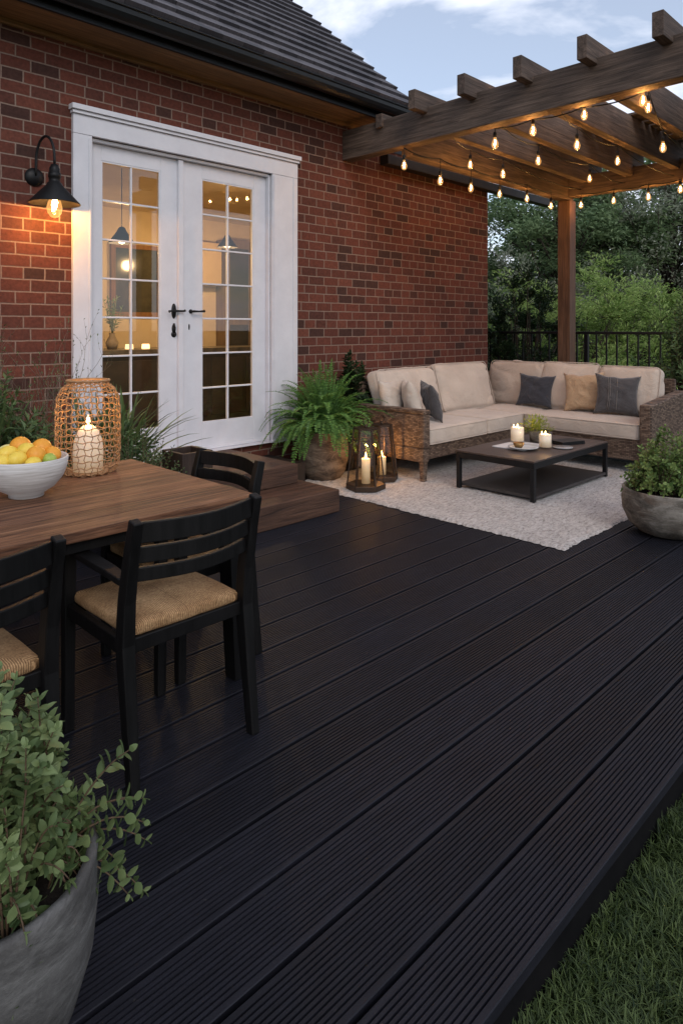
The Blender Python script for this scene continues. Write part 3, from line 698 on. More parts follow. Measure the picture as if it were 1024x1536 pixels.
# string lights (each strand a thing)
def strand(label, pts, pinz, name='string_light', e=4.0, start=None, end=None):
    p0 = pts[0]; t = thing(name, (p0[0], p0[1], p0[2]+.1), label, 'string lights', 'warm festoon lights on the pergola')
    cab = MB(); cp = []
    path = ([start] if start else [])+[(p[0], p[1], pinz if pinz else p[2]+.15) for p in pts]+([end] if end else [])
    for i in range(len(path)-1):
        a = Vector(path[i]); b = Vector(path[i+1]); L_ = (b-a).length
        for k in range(8):
            f = k/8; p = a.lerp(b, f); p.z -= .10*min(L_, 1.0)*4*f*(1-f)*.5; cp.append(p)
    cp.append(Vector(path[-1]))
    cab.tube(cp, .0055, 6)
    for p in pts:
        top = pinz if pinz else p[2]+.15
        cab.tube([(p[0],p[1],top), (p[0]+.003,p[1],(top+p[2]+.06)/2), (p[0],p[1],p[2]+.06)], .0035, 6)
    build('cable', cab, BLACK, t)
    for p in pts:
        m = MB(); m.lathe([(.001,.098),(.010,.095),(.0155,.085),(.0155,.052),(.012,.048)], p, 12); build('socket', m, BLACK, t)
        edison('bulb', (p[0], p[1], p[2]), .86*rnd.uniform(.93, 1.07), t, e*rnd.uniform(.75, 1.25))
strand('string of warm bulbs along the wall side beam of the pergola', [(4.821, 4.0, 2.863), (5.374, 4.0, 2.807), (5.902, 4.0, 2.813), (6.453, 4.0, 2.828), (7.038, 4.0, 2.857), (7.609, 4.0, 2.845)], 3.02)
strand('string of warm bulbs under the far beam above the railing', [(8.07, 3.838, 2.896), (8.07, 3.426, 2.895), (8.07, 3.019, 2.887), (8.07, 2.669, 2.921)], 3.03)
strand('string of warm bulbs under the near front beam of the pergola', [(5.0, 3.145, 2.935), (5.0, 2.787, 2.972), (5.0, 2.351, 3.002), (5.0, 1.908, 3.009)], 3.06)
strand('short string of two bulbs under the joist next to the wall side beam', [(5.559, 3.775, 2.957), (6.154, 3.775, 2.963)], None, start=(4.975, 3.6, 3.1), end=(8.09, 3.85, 3.09))
strand('string of two bulbs under the second joist from the wall', [(5.935, 3.252, 2.971), (7.044, 3.252, 2.972)], None, start=(4.975, 3.1, 3.1), end=(8.09, 3.3, 3.09))
strand('string of two bulbs under the third joist from the wall', [(5.662, 2.729, 2.971), (6.52, 2.729, 2.979)], None, start=(4.975, 2.55, 3.1), end=(8.09, 2.75, 3.09))
strand('string with bulbs under the joist closest to the lawn', [(5.613, 2.1, 3.143), (6.234, 2.206, 2.957)], None, start=(4.975, 1.95, 3.15), end=(8.09, 2.3, 3.09))
# ---------------------------------------------------------------- railing
rl = thing('railing', (8.6, 4, 0), 'black metal railing with thin balusters behind the sofa', 'railing')
RX = 8.66
m = MB(); m.box(RX-.028, RX+.028, .78, 6.4, 1.27, 1.305); build('top_rail', m, BLACK, rl, .004)
m = MB(); m.box(RX-.018, RX+.018, .78, 6.4, .09, .12); build('bottom_rail', m, BLACK, rl, .003)
y = .80; k = 0
while y < 6.4:
    if k % 12 == 0: m = MB(); m.box(RX-.025, RX+.025, y-.025, y+.025, .003, 1.268); build('post', m, BLACK, rl)
    else: m = MB(); m.box(RX-.009, RX+.009, y-.009, y+.009, .121, 1.268); build('baluster', m, BLACK, rl)
    y += .135; k += 1

# ---------------------------------------------------------------- rug
m = MB(); nx, ny = 150, 130; rx0, rx1, ry0, ry1 = 3.83, 6.75, 1.93, 4.42; r = random.Random(4)
vs = []; fs = []
for i in range(nx+1):
    for j in range(ny+1):
        x = rx0+(rx1-rx0)*i/nx; y = ry0+(ry1-ry0)*j/ny
        e = i in (0, nx) or j in (0, ny)
        jx = r.uniform(-.006, .006); z = .004 if e else .013+r.uniform(0, .008)
        if e: jx *= 1.6
        vs.append((x+jx, y+r.uniform(-.006, .006)*(1.6 if e else 1), z))
for i in range(nx):
    for j in range(ny): a = i*(ny+1)+j; fs.append((a, a+ny+1, a+ny+2, a+1))
m.add(vs, fs, True)
tag(build('area_rug', m, RUG), 'pale grey shaggy rug under the coffee table and sofa', 'rug')

# ---------------------------------------------------------------- sofa
sofa = thing('corner_sofa', (5.5, 4.0, .02), 'brown wicker corner sofa with oatmeal seat and back cushions', 'sofa')
SB = .02
f = MB()
f.box(4.66, 6.30, 3.625, 3.66, .20, .325); f.box(4.66, 7.14, 4.42, 4.46, .20, .84); f.box(7.10, 7.14, 2.40, 4.42, .20, .84); f.box(6.27, 6.305, 2.42, 3.66, .13, .325)
f.box(4.66, 7.10, 3.66, 4.42, .24, .32); f.box(6.305, 7.10, 2.42, 3.66, .24, .32)
build('frame', f, WICKER, sofa, .008)
a = MB(); a.box(4.60, 4.68, 3.60, 4.46, .185, .305); a.box(4.605, 4.675, 3.605, 4.45, .307, .600); a.box(4.593, 4.687, 3.59, 4.46, .602, .640); a.box(4.597, 4.683, 3.594, 3.66, .307, .600)
build('armrest', a, WICKER, sofa, .01)
a = MB(); vs = []
for (x, z) in ((6.24, .665), (7.16, .735)): pass
a.add([(6.22,2.30,.10),(7.14,2.30,.10),(7.14,2.41,.10),(6.22,2.41,.10),(6.22,2.30,.655),(7.14,2.30,.73),(7.14,2.41,.73),(6.22,2.41,.655)],
      [(0,3,2,1),(4,5,6,7),(0,1,5,4),(2,3,7,6),(0,4,7,3),(1,2,6,5)])
build('armrest', a, WICKER, sofa, .018, 3)
for (x, y) in ((4.64, 3.635), (4.64, 4.42), (6.26, 3.66), (7.1, 4.42), (7.1, 2.36)):
    m = MB(); m.bar((x, y, .19), (x, y, .016), .055, .055, (0,1,0), .045, .045); build('leg', m, WICKER, sofa, .006)
def stripes(o, M, w, h, t, us):
    m = MB()
    for u in us:
        pts = []
        for j in range(1, 18):
            v = 2*j/18-1; x = u*w/2*(1-.15*(1-v*v)); z = v*h/2*(1-.15*(1-u*u)); th = t/2*((1-u**2)*(1-v**2))**.42
            pts.append(M @ Vector((x, -th-.0035, z)))
        m.tube(pts, .0026, 5)
    return build('stripe', m, m_fabric('stripe_thread', (.16,.14,.13), (.22,.20,.18)), o)
def piping(m, M, hx, hy, z, r=.006, rc=.05):
    pts = []
    for cx, cy, a0 in ((hx-rc, hy-rc, 0), (-hx+rc, hy-rc, 90), (-hx+rc, -hy+rc, 180), (hx-rc, -hy+rc, 270)):
        for k in range(5): a = R(a0+22.5*k); pts.append(M @ Vector((cx+rc*math.cos(a), cy+rc*math.sin(a), z)))
    m.tube(pts, r, 6, True)
def seat(x0, x1, y0_, y1, sd):
    m = MB(); c = Matrix.Translation(((x0+x1)/2, (y0_+y1)/2, .398)); hx_, hy_, hz = (x1-x0)/2-.003, (y1-y0_)/2-.003, .075
    m.rcube(c, (hx_, hy_, hz), .032, (0.006, .006, .020), 26, .007, sd, 4); o = build('seat_cushion', m, CREAM, sofa)
    p = MB(); piping(p, c, hx_+.001, hy_+.001, hz-.012, .0045, .035); piping(p, c, hx_+.001, hy_+.001, -hz+.012, .0045, .035); build('piping', p, CREAM, o)
seat(4.69, 5.60, 3.595, 4.28, 1); seat(5.60, 6.26, 3.595, 4.28, 2); seat(6.26, 6.95, 3.60, 4.28, 3); seat(6.245, 6.95, 2.42, 3.595, 4)
def back(cx, cy, w_, rot, tilt, sd, h=.50, th=.17):
    M = Matrix.Translation((cx, cy, .465)) @ Matrix.Rotation(R(rot), 4, 'Z') @ Matrix.Rotation(R(tilt), 4, 'X') @ Matrix.Translation((0, 0, h/2))
    m = MB(); m.rcube(M, (w_/2-.004, th/2-.02, h/2), .055, (.008, .050, .012), 30, .018, sd, 4.0)
    o = build('back_cushion', m, CREAM, sofa)
    p = MB(); pts = []
    for s_ in (-1,):
        pp = Matrix(M) @ Matrix.Rotation(R(90), 4, 'X'); piping(p, pp @ Matrix.Translation((0,0,th/2-.035)), w_/2-.004, h/2-.0, 0, .0045, .05)
    build('piping', p, CREAM, o)
back(5.17, 4.21, .93, 2, -14, 11, .49, .20); back(6.11, 4.20, .90, -3, -16, 12, .51, .20)
back(6.88, 4.05, .74, -93, -12, 13, .50, .20); back(6.83, 3.40, .66, -87, -16, 14, .515, .20); back(6.84, 2.77, .64, -92, -14, 15, .495, .20)
def throw(name, c, w_, h_, t_, rot, tilt, lean, mat, lab, sd, grp='scatter pillows on the corner sofa'):
    M = Matrix.Translation(c) @ Matrix.Rotation(R(rot), 4, 'Z') @ Matrix.Rotation(R(tilt), 4, 'X') @ Matrix.Rotation(R(lean), 4, 'Y') @ Matrix.Translation((0,0,h_/2))
    m = MB(); m.pillow(M, w_, h_, t_, sd)
    if name == 'striped_pillow':
        o = tag(build('pillow', m, mat), lab, 'pillow', grp); sm_ = MB()
        stripes(o, M, w_, h_, t_, (-.42, -.34, .0)); return o
    return tag(build(name, m, mat), lab, 'pillow', grp)
throw('pillow', (4.81, 4.09, .485), .40, .40, .17, 20, -14, 0, CREAM2, 'pale cream pillow at the far left corner of the sofa, half hidden', 1)
throw('pillow', (4.93, 3.93, .485), .40, .40, .16, 48, -16, 3, CREAM2, 'cream pillow with a seam standing next to the left wicker arm', 2)
throw('pillow', (5.11, 3.84, .485), .37, .38, .15, 52, -18, -3, CHAR, 'dark grey pillow leaning on the cream pillow at the left of the sofa', 3)
throw('pillow', (6.68, 3.72, .485), .42, .37, .14, -84, -14, 2, SLATE, 'slate blue grey pillow near the corner of the sofa', 4)
throw('pillow', (6.66, 3.14, .485), .42, .42, .15, -80, -16, -4, TAN, 'tan pillow left of the charcoal one on the sofa', 5)
pc = throw('striped_pillow', (6.60, 2.78, .485), .43, .42, .15, -66, -18, 3, CHAR, 'charcoal pillow with thin pale stripes near the right wicker arm', 6)

# ---------------------------------------------------------------- coffee table
ct = thing('coffee_table', (5.3, 2.94, .02), 'low dark rectangular coffee table with open lower shelf on the rug', 'table')
cx0, cx1, cy0, cy1 = 4.645, 5.955, 2.58, 3.295
m = MB(); m.box(cx0, cx1, cy0, cy1, .322, .336); build('tabletop', m, m_wood('dark_oak_top', (.055,.038,.032), (.11,.078,.065), 0, .5, .8, .1), ct, .003)
m = MB()
for b in ((cx0, cx1, cy0, cy0+.035), (cx0, cx1, cy1-.035, cy1), (cx0, cx0+.035, cy0+.036, cy1-.036), (cx1-.035, cx1, cy0+.036, cy1-.036)): m.box(b[0], b[1], b[2], b[3], .275, .320)
build('apron', m, BLACK, ct, .002)
for x in (cx0+.001, cx1-.036):
    for y in (cy0+.001, cy1-.036):
        m = MB(); m.box(x, x+.035, y, y+.035, .022, .274); build('leg', m, BLACK, ct, .002)
m = MB(); m.box(cx0+.037, cx1-.037, cy0+.003, cy1-.003, .040, .062); build('shelf', m, m_speck('shelf_black', (.03,.026,.026), (.05,.044,.042), 10, .5, .05), ct, .002)
TZ = .337
def jar_candle(x, y, r_, h, lab):
    t = thing('candle_jar', (x, y, TZ+.002), lab, 'candle', 'lit candles on the coffee table')
    m = MB(); m.lathe([(r_*.95,0),(r_,.01),(r_,h),(r_-.002,h+.002)], (x,y,TZ+.003), 28); build('glass', m, CLEARG, t)
    m = MB(); m.lathe([(.001,.014),(r_-.006,.014),(r_-.006,h*.85),(r_*.5,h*.83),(.001,h*.82)], (x,y,TZ+.003), 24); build('wax', m, WAX, t)
    for (dx, dy) in ((0, 0), (r_*.4, r_*.2), (-r_*.3, r_*.4)):
        m = MB(); m.lathe([(.001,0),(.006,.008),(.004,.02),(.001,.03)], (x+dx,y+dy,TZ+h*.84), 8); build('flame', m, FLAME, t)
    lamp('candle_light', (x, y, TZ+h*.84+.03), .7, (1,.55,.2), .012, t)
m = MB(); m.box(4.98, 5.36, 2.86, 3.16, TZ, TZ+.006); tag(build('paper_mat', m, m_speck('pale_mat', (.55,.54,.54), (.66,.65,.65), 8, .6, 0)), 'flat white mat under the candles on the coffee table', 'mat')
TZ0 = TZ; TZ = TZ+.006
jar_candle(5.29, 3.10, .062, .155, 'lit white jar candle at the back left of the coffee table')
m = MB(); m.lathe([(.001,0),(.06,0),(.11,.012),(.125,.018),(.123,.022),(.1,.016),(.001,.008)], (5.04, 2.90, TZ), 32); tag(build('white_saucer', m, m_speck('ceramic_white', (.5,.5,.5), (.62,.62,.62), 8, .25, 0)), 'round white saucer holding the little brass bowl', 'plate')
m = MB(); m.lathe([(.001,.010),(.028,.010),(.042,.03),(.046,.052),(.043,.052),(.036,.03),(.001,.018)], (5.02, 2.93, TZ), 24); tag(build('brass_bowl', m, m_speck('old_brass', (.20,.11,.04), (.42,.26,.10), 30, .35, .2, .002, .5, .8)), 'small brass bowl on the white saucer of the coffee table', 'bowl')
TZ = TZ0
jar_candle(5.21, 2.79, .055, .14, 'lit cream jar candle near the front edge of the coffee table')
m = MB(); m.lathe([(.001,0),(.07,0),(.085,.008),(.084,.012),(.001,.006)], (5.34, 2.70, TZ0), 24); tag(build('glass_coaster', m, m_speck('smoky_coaster', (.25,.24,.24), (.4,.39,.38), 8, .2, 0)), 'round grey coaster beside the cream candle on the coffee table', 'coaster')
t = thing('potted_flower', (5.47, 3.02, TZ0), 'small bright yellow green potted plant on the coffee table', 'plant')
m = MB(); m.lathe([(.001,0),(.05,0),(.062,.09),(.056,.09),(.001,.075)], (5.47, 3.02, TZ0), 20); build('pot', m, CONC2, t)
m = MB(); r = random.Random(12)
for k in range(420):
    a = r.uniform(0, 6.283); e_ = r.uniform(.0, 1.35); dd = Vector((math.cos(a)*math.cos(e_), math.sin(a)*math.cos(e_), math.sin(e_))); q = r.uniform(.03, .15)
    m.leaf(Vector((5.47, 3.02, TZ0+.085))+dd*q, dd+Vector((r.uniform(-.4,.4), r.uniform(-.4,.4), .3)), (0,0,1), r.uniform(.02,.04), .012, n=1)
build('foliage', m, GREEN_YEL, t)
m = MB(); M = Matrix.Translation((5.58, 2.78, TZ0)) @ Matrix.Rotation(R(-20), 4, 'Z'); m.box(-.13, .13, -.08, .08, .001, .012, M); m.box(-.12, .13, -.075, .085, .013, .028, M)
tag(build('book', m, BLACK), 'closed black book at the right end of the coffee table', 'book')

# ---------------------------------------------------------------- floor lanterns
def lantern(x, y, rr, h, rot, lab, candle_h, zb=.02):
    t = thing('glass_lantern', (x, y, zb), lab, 'lantern', 'glass lanterns beside the sofa')
    def ring(r_, z): return [Vector((x+r_*math.cos(R(rot+60*k)), y+r_*math.sin(R(rot+60*k)), z)) for k in range(6)]
    m = MB(); A = ring(rr, zb+.001); B = ring(rr*1.0, zb+.045)
    m.add(A+B, [(5,4,3,2,1,0), (6,7,8,9,10,11)]+[(k,(k+1)%6,6+(k+1)%6,6+k) for k in range(6)]); build('base', m, BRONZE, t, .004)
    T = ring(rr*.60, zb+h); mid = ring(rr*.93, zb+.047)
    fr_ = MB()
    for k in range(6):
        fr_.bar(mid[k], T[k], .012, .012); fr_.bar(T[k], T[(k+1)%6], .014, .014)
    T2 = ring(rr*.60, zb+h+.006)
    fr_.add(T+T2, [(5,4,3,2,1,0), (6,7,8,9,10,11)]+[(k,(k+1)%6,6+(k+1)%6,6+k) for k in range(6)])
    hi = [M_.lerp(N_, .80) for M_, N_ in zip(mid, T)]
    for k in range(6): fr_.bar(hi[k], hi[(k+1)%6], .006, .006)
    fr_.tube([(x,y,zb+h), (x,y,zb+h+.03)], .012, 10)
    fr_.tube([(x-.02*0+.03*math.cos(a_), y+.0, zb+h+.055+.03*math.sin(a_)) for a_ in [2*math.pi*q/16 for q in range(16)]], .004, 6, True)
    build('frame', fr_, BRONZE, t)
    gm = MB()
    for k in range(6):
        a, b, c, d_ = mid[k], mid[(k+1)%6], T[(k+1)%6], T[k]; ctr = Vector((x,y,0))
        gm.add([p.lerp(Vector((x,y,p.z)), .03) for p in (a,b,c,d_)], [(0,1,2,3)])
    build('glass', gm, LGLASS, t)
    m = MB(); m.lathe([(.001,.047),(.036,.047),(.036,candle_h),(.03,candle_h+.002),(.01,candle_h-.006),(.001,candle_h-.006)], (x,y,zb), 24); c_ = build('candle', m, WAX, t)
    m = MB(); m.lathe([(.001,0),(.009,.014),(.006,.035),(.001,.055)], (x,y,zb+candle_h), 10); build('flame', m, FLAME, c_)
    lamp('candle_light', (x, y, zb+candle_h+.05), 3.2, (1,.50,.16), .015, t)
lantern(4.085, 3.80, .165, .50, 12, 'taller bronze and glass lantern with a white candle, nearest the steps', .25)
lantern(4.43, 3.93, .15, .48, 30, 'bronze glass lantern with a lit candle tucked behind, against the wicker sofa arm', .20)

# ---------------------------------------------------------------- pots and plants
def pot(t, c, prof, mat, soil_z, soil_r, jit=.004, n=56):
    m = MB(); m.lathe(prof, c, n, jit=jit); build('pot', m, mat, t)
    m = MB(); m.lathe([(.001, soil_z+.01), (soil_r*.6, soil_z+.006), (soil_r, soil_z)], c, 24, jit=.002); build('soil', m, SOIL, t)
# fern
fc = Vector((4.14, 4.37, .002))
t = thing('potted_fern', fc, 'bushy bright green fern overhanging a round worn clay pot by the steps', 'potted plant')
pot(t, fc, [(.001,0),(.12,0),(.155,.02),(.195,.08),(.218,.17),(.224,.26),(.218,.35),(.205,.42),(.209,.432),(.203,.438),(.190,.43),(.20,.33)], TERRA, .40, .195)
m = MB(); st = MB(); r = random.Random(21)
for k in range(210):
    a = r.uniform(0, 6.283); e0 = R(r.uniform(25, 92)); Lf = r.uniform(.42, .68); ns = 15
    p = fc+Vector((math.cos(a)*.06, math.sin(a)*.06, .42)); dv = Vector((math.cos(a)*math.cos(e0), math.sin(a)*math.cos(e0), math.sin(e0)))
    pts = [p.copy()]; droop = r.uniform(.085, .165)*(1.25 if e0 < R(60) else 1)
    for i in range(ns):
        dv = (dv+Vector((0,0,-droop*(.35+i/ns*1.25)))).normalized(); p = p+dv*Lf/ns
        if p.y > WY-.03: p.y = WY-.03
        pts.append(p.copy())
    st.tube(pts, .0016, 4)
    side0 = Vector((-math.sin(a), math.cos(a), 0))
    for i in range(1, ns+1):
        for hf in (0, .5):
            pp = pts[i-1].lerp(pts[i], hf); dd = (pts[i]-pts[i-1]).normalized(); f_ = i/ns
            wl = .052*math.sin(math.pi*min(1, .15+f_*.82))+.008
            up = side0.cross(dd)
            for s_ in (-1, 1):
                m.leaf(pp, side0*s_+dd*.45+Vector((0,0,r.uniform(-.35,.1))), up, wl*r.uniform(.8,1.15), .0145, .2, 1)
build('foliage', m, GREEN_FERN, t); build('stem', st, GREEN_FERN, t)

def leafy(t, c, R0, Hh, nst, lw, ll, mat, stmat, seed, spread=1.0, pairs=9, step_=.035, lean=0, bias=None, ymax=None, n=2, zoff=0, up0=40, opposite=True, base_r=.3, rise=.55, tipoff=(0,0,0)):
    m = MB(); st = MB(); r = random.Random(seed); c = Vector(c)
    for k in range(nst):
        a = r.uniform(0, 6.283); q = math.sqrt(r.random()); tgt = Vector((math.cos(a)*R0*q*spread, math.sin(a)*R0*q*spread, Hh*(1-rise*q*q)*r.uniform(.60, 1.05)))+Vector(tipoff)
        if bias: tgt += Vector(bias)*q*r.random()
        b0 = c+Vector((math.cos(a)*R0*base_r*r.random(), math.sin(a)*R0*base_r*r.random(), zoff))
        p1 = b0.lerp(c+tgt, .5)+Vector((0,0,Hh*.13)); p2 = c+tgt
        nseg = 8; pts = []
        for i in range(nseg+1):
            f_ = i/nseg; pts.append(b0*(1-f_)**2+p1*2*f_*(1-f_)+p2*f_*f_)
        if ymax is not None:
            for p in pts: p.y = min(p.y, ymax)
        st.tube(pts, [.0028*(1-.6*i/nseg) for i in range(nseg+1)], 5)
        for i in range(pairs):
            f_ = 1-i*step_/max(.1, (p2-b0).length)
            if f_ < .15: break
            fi = f_*nseg; i0 = min(nseg-1, int(fi)); p = pts[i0].lerp(pts[i0+1], fi-i0); dd = (pts[i0+1]-pts[i0]).normalized()
            sd = dd.orthogonal().normalized(); sd = Matrix.Rotation(i*1.57+k, 3, dd) @ sd
            s_ = 1-.45*math.exp(-i*1.1)
            for sg in ((-1, 1) if opposite else (1,)):
                dv = sd*sg+dd*r.uniform(.35, .9)+Vector((0,0,r.uniform(-.15,.35)))
                m.leaf(p, dv, dd, ll*s_*r.uniform(.75,1.15), lw*s_*r.uniform(.8,1.15), r.uniform(0,.25), n)
        m.leaf(p2, (pts[-1]-pts[-2]), Vector((1,0,0)), ll*.6, lw*.6, .1, n)
    build('foliage', m, mat, t); build('stem', st, stmat, t)

# front left pot
c = Vector((.405, 1.345, .002))
t = thing('potted_herb', c, 'sage green small leaved shrub in a large grey concrete pot at the lower left', 'potted plant')
pot(t, c, [(.001,0),(.10,0),(.128,.014),(.172,.09),(.198,.18),(.207,.27),(.203,.335),(.205,.352),(.200,.36),(.186,.357),(.182,.34),(.17,.25)], CONC, .315, .178, .002, 64)
leafy(t, c, .20, .72, 195, .021, .033, GREEN_SAGE, TWIG, 31, 1.0, 16, .020, zoff=.31, base_r=.80, n=3, rise=.50)
for i_, tip_ in enumerate(((.24,-.12,.52), (.27,-.08,.56))):
    leafy(t, c+Vector((tip_[0]*.45, tip_[1]*.45, 0)), .035, tip_[2], 4, .021, .032, GREEN_SAGE, TWIG, 300+i_, 1.0, 11, .019, zoff=.33, bias=None, n=3, tipoff=(tip_[0]*.55, tip_[1]*.55, 0))
# right pot
c = Vector((4.66, 1.61, .002))
t = thing('potted_bush', c, 'green leafy bush in a low round weathered concrete bowl pot beside the rug', 'potted plant')
pot(t, c, [(.001,0),(.15,0),(.19,.015),(.25,.07),(.285,.15),(.292,.22),(.287,.275),(.290,.29),(.282,.297),(.265,.293),(.262,.25)], CONC2, .265, .262, .005, 64)
leafy(t, c, .29, .68, 230, .022, .036, GREEN_BUSH, TWIG, 41, 1.0, 14, .024, zoff=.26, base_r=.7, n=3, rise=.5)
# dark shrub behind the fern
c = Vector((4.72, 4.55, .002))
t = thing('dark_shrub', c, 'dark glossy leaved shrub against the brick wall behind the fern', 'plant')
leafy(t, c, .26, 1.12, 80, .048, .070, GREEN_DARK, TWIG, 51, 1.0, 24, .035, zoff=.25, ymax=4.79, base_r=.5)
m = MB(); m.lathe([(.001,0),(.10,0),(.13,.25),(.12,.25),(.001,.22)], c, 24); build('pot', m, CONC, t)
# planter right of sofa
c = Vector((8.02, 2.62, .002))
t = thing('planter_tree', c, 'young leafy tree in a tall grey planter behind the right end of the sofa', 'potted tree')
m = MB(); m.bar((c.x,c.y,.003), (c.x,c.y,.60), .42, .42, (0,1,0), .5, .5); m.box(c.x-.26, c.x+.26, c.y-.26, c.y+.26, .602, .64); build('pot', m, m_speck('blue_grey_planter', (.10,.11,.12), (.16,.17,.185), 8, .6, .1), t, .008)
leafy(t, c, .42, 1.75, 110, .035, .075, GREEN_BED, TWIG, 61, .9, 26, .055, zoff=.62, base_r=.15, opposite=True, n=1)

# bed plants left of the door behind the table
def strap(t, c, n_, Ls, wd, mat, seed, ymax=4.78, e=(30, 85)):
    m = MB(); r = random.Random(seed); c = Vector(c)
    for k in range(n_):
        a = r.uniform(0, 6.283); e0 = R(r.uniform(*e)); Lf = Ls*r.uniform(.6, 1.15); ns = 7
        p = c+Vector((r.uniform(-.14,.14), r.uniform(-.12,.12), 0)); dv = Vector((math.cos(a)*math.cos(e0), math.sin(a)*math.cos(e0), math.sin(e0)))
        sd = Vector((-math.sin(a), math.cos(a), 0)); vs = []; fs = []; dr = r.uniform(.10,.24)
        for i in range(ns+1):
            w_ = wd*(math.sin(math.pi*(.12+.88*i/ns)))**.8*.5+.0006
            q1, q2, q0 = p-sd*w_, p+sd*w_, p-Vector((0,0,w_*.5))
            for q in (q1, q2, q0): q.y = min(q.y, ymax)
            vs += [q1, q0, q2]; dv = (dv+Vector((0,0,-dr*(.3+i/ns)))).normalized(); p = p+dv*Lf/ns
            if i < ns: b = 3*i; fs += [(b, b+1, b+4, b+3), (b+1, b+2, b+5, b+4)]
        m.add(vs, fs, True)
    build('foliage', m, mat, t)
for i, (x, y, z, Ls, nn, lab) in enumerate((
        (.80, 3.75, .35, .60, 200, 'dark strappy leaved plant at the left edge behind the fruit bowl'),
        (1.20, 4.05, .40, .60, 200, 'green strappy leaved plant behind the rattan lantern'),
        (2.02, 4.15, .30, .62, 230, 'arching green strappy plant right of the rattan lantern by the door'))):
    t = thing('strappy_plant', (x, y, -.1), lab, 'plant', 'strappy plants in front of the brick wall')
    m = MB(); m.lathe([(.001,0),(.15,0),(.20,z+.05),(.18,z+.05),(.001,z+.03)], (x, y, .003), 24); build('pot', m, CONC, t)
    strap(t, (x, y, z+.03), nn, Ls, .022, GREEN_BED, 70+i)
    if True:
        leafy(t, (x, y, z), .42 if i < 2 else .34, .72 if i < 2 else .50, 90, .030, .080, GREEN_BED, TWIG, 80+i, 1, 16, .035, ymax=4.78, zoff=.02, n=1)

# wispy twigs
def wispy(t, c, nst, Hh, R0, seed):
    st = MB(); lf = MB(); r = random.Random(seed); c = Vector(c)
    def grow(p, dv, L_, rad, dep):
        pts = [p.copy()]; n_ = 5
        for i in range(n_):
            dv = (dv+Vector((r.uniform(-.16,.16), r.uniform(-.16,.16), r.uniform(-.04,.12)))).normalized(); p = p+dv*L_/n_
            p.y = min(p.y, 4.78); pts.append(p.copy())
            if dep < 2 and i > 0 and r.random() < .75:
                grow(p.copy(), (dv+Vector((r.uniform(-.8,.8), r.uniform(-.8,.8), r.uniform(0,.5)))).normalized(), L_*.42, rad*.6, dep+1)
            if dep and r.random() < .35: lf.leaf(p, dv+Vector((r.uniform(-1,1), r.uniform(-1,1), .2)), (0,0,1), r.uniform(.012,.028), .009, n=1)
        st.tube(pts, [rad*(1-.12*i) for i in range(n_+1)], 4)
    for k in range(nst):
        a = r.uniform(0, 6.283); q = r.random()
        grow(c+Vector((math.cos(a)*.08, math.sin(a)*.06, 0)), Vector((math.cos(a)*q*R0, math.sin(a)*q*R0*.5, 1)).normalized(), Hh*r.uniform(.6, 1), .0026, 0)
    build('stem', st, DRY, t); build('foliage', lf, GREEN_BED, t)
t = thing('wispy_shrub', (1.0, 4.35, -.1), 'wispy bare twiggy shrub in front of the brick wall below the lamp', 'plant', None)
wispy(t, (.95, 4.35, .3), 60, .92, .60, 91)
t = thing('wispy_shrub', (1.72, 4.25, -.1), 'sparse twigs with tiny leaves rising behind the rattan lantern', 'plant', None)
wispy(t, (1.62, 4.35, .3), 30, .80, .5, 92)
t = thing('flowering_shrub', (2.0, 3.72, .003), 'small shrub dotted with tiny white flowers in front of the left door', 'plant')
m = MB(); m.lathe([(.001,0),(.12,0),(.16,.22),(.14,.22),(.001,.2)], (2.0,3.72,.003), 24); build('pot', m, CONC, t)
leafy(t, (2.0, 3.72, .17), .30, .60, 120, .012, .028, GREEN_BED, TWIG, 95, 1, 12, .025, zoff=0, n=1)
m = MB(); r = random.Random(96)
for k in range(120):
    a = r.uniform(0, 6.283); q = math.sqrt(r.random())*.28; p = Vector((2.0+math.cos(a)*q, 3.72+math.sin(a)*q, .17+.55*(1-q*q*6)*r.uniform(.6,1.05)))
    for j in range(4): m.leaf(p, (math.cos(j*1.57), math.sin(j*1.57), .5), (0,0,1), .011, .009, n=1)
build('flower', m, m_speck('white_petal', (.6,.6,.58), (.75,.75,.72), 9, .7, 0), t)
m = MB(); bx0, bx1, by0, by1, bz0, bz1 = 2.20, 2.42, 3.56, 3.80, .003, .585
m.box(bx0, bx1, by0, by0+.025, bz0, bz1); m.box(bx0, bx1, by1-.025, by1, bz0, bz1); m.box(bx0, bx0+.025, by0+.026, by1-.026, bz0, bz1); m.box(bx1-.025, bx1, by0+.026, by1-.026, bz0, bz1); m.box(bx0+.026, bx1-.026, by0+.026, by1-.026, bz0, bz0+.3)
tag(build('wooden_planter', m, m_wood('planter_brown', (.02,.012,.009), (.05,.03,.022), 2, .6), bevel=.004), 'empty dark brown wooden box standing at the left end of the steps', 'planter')

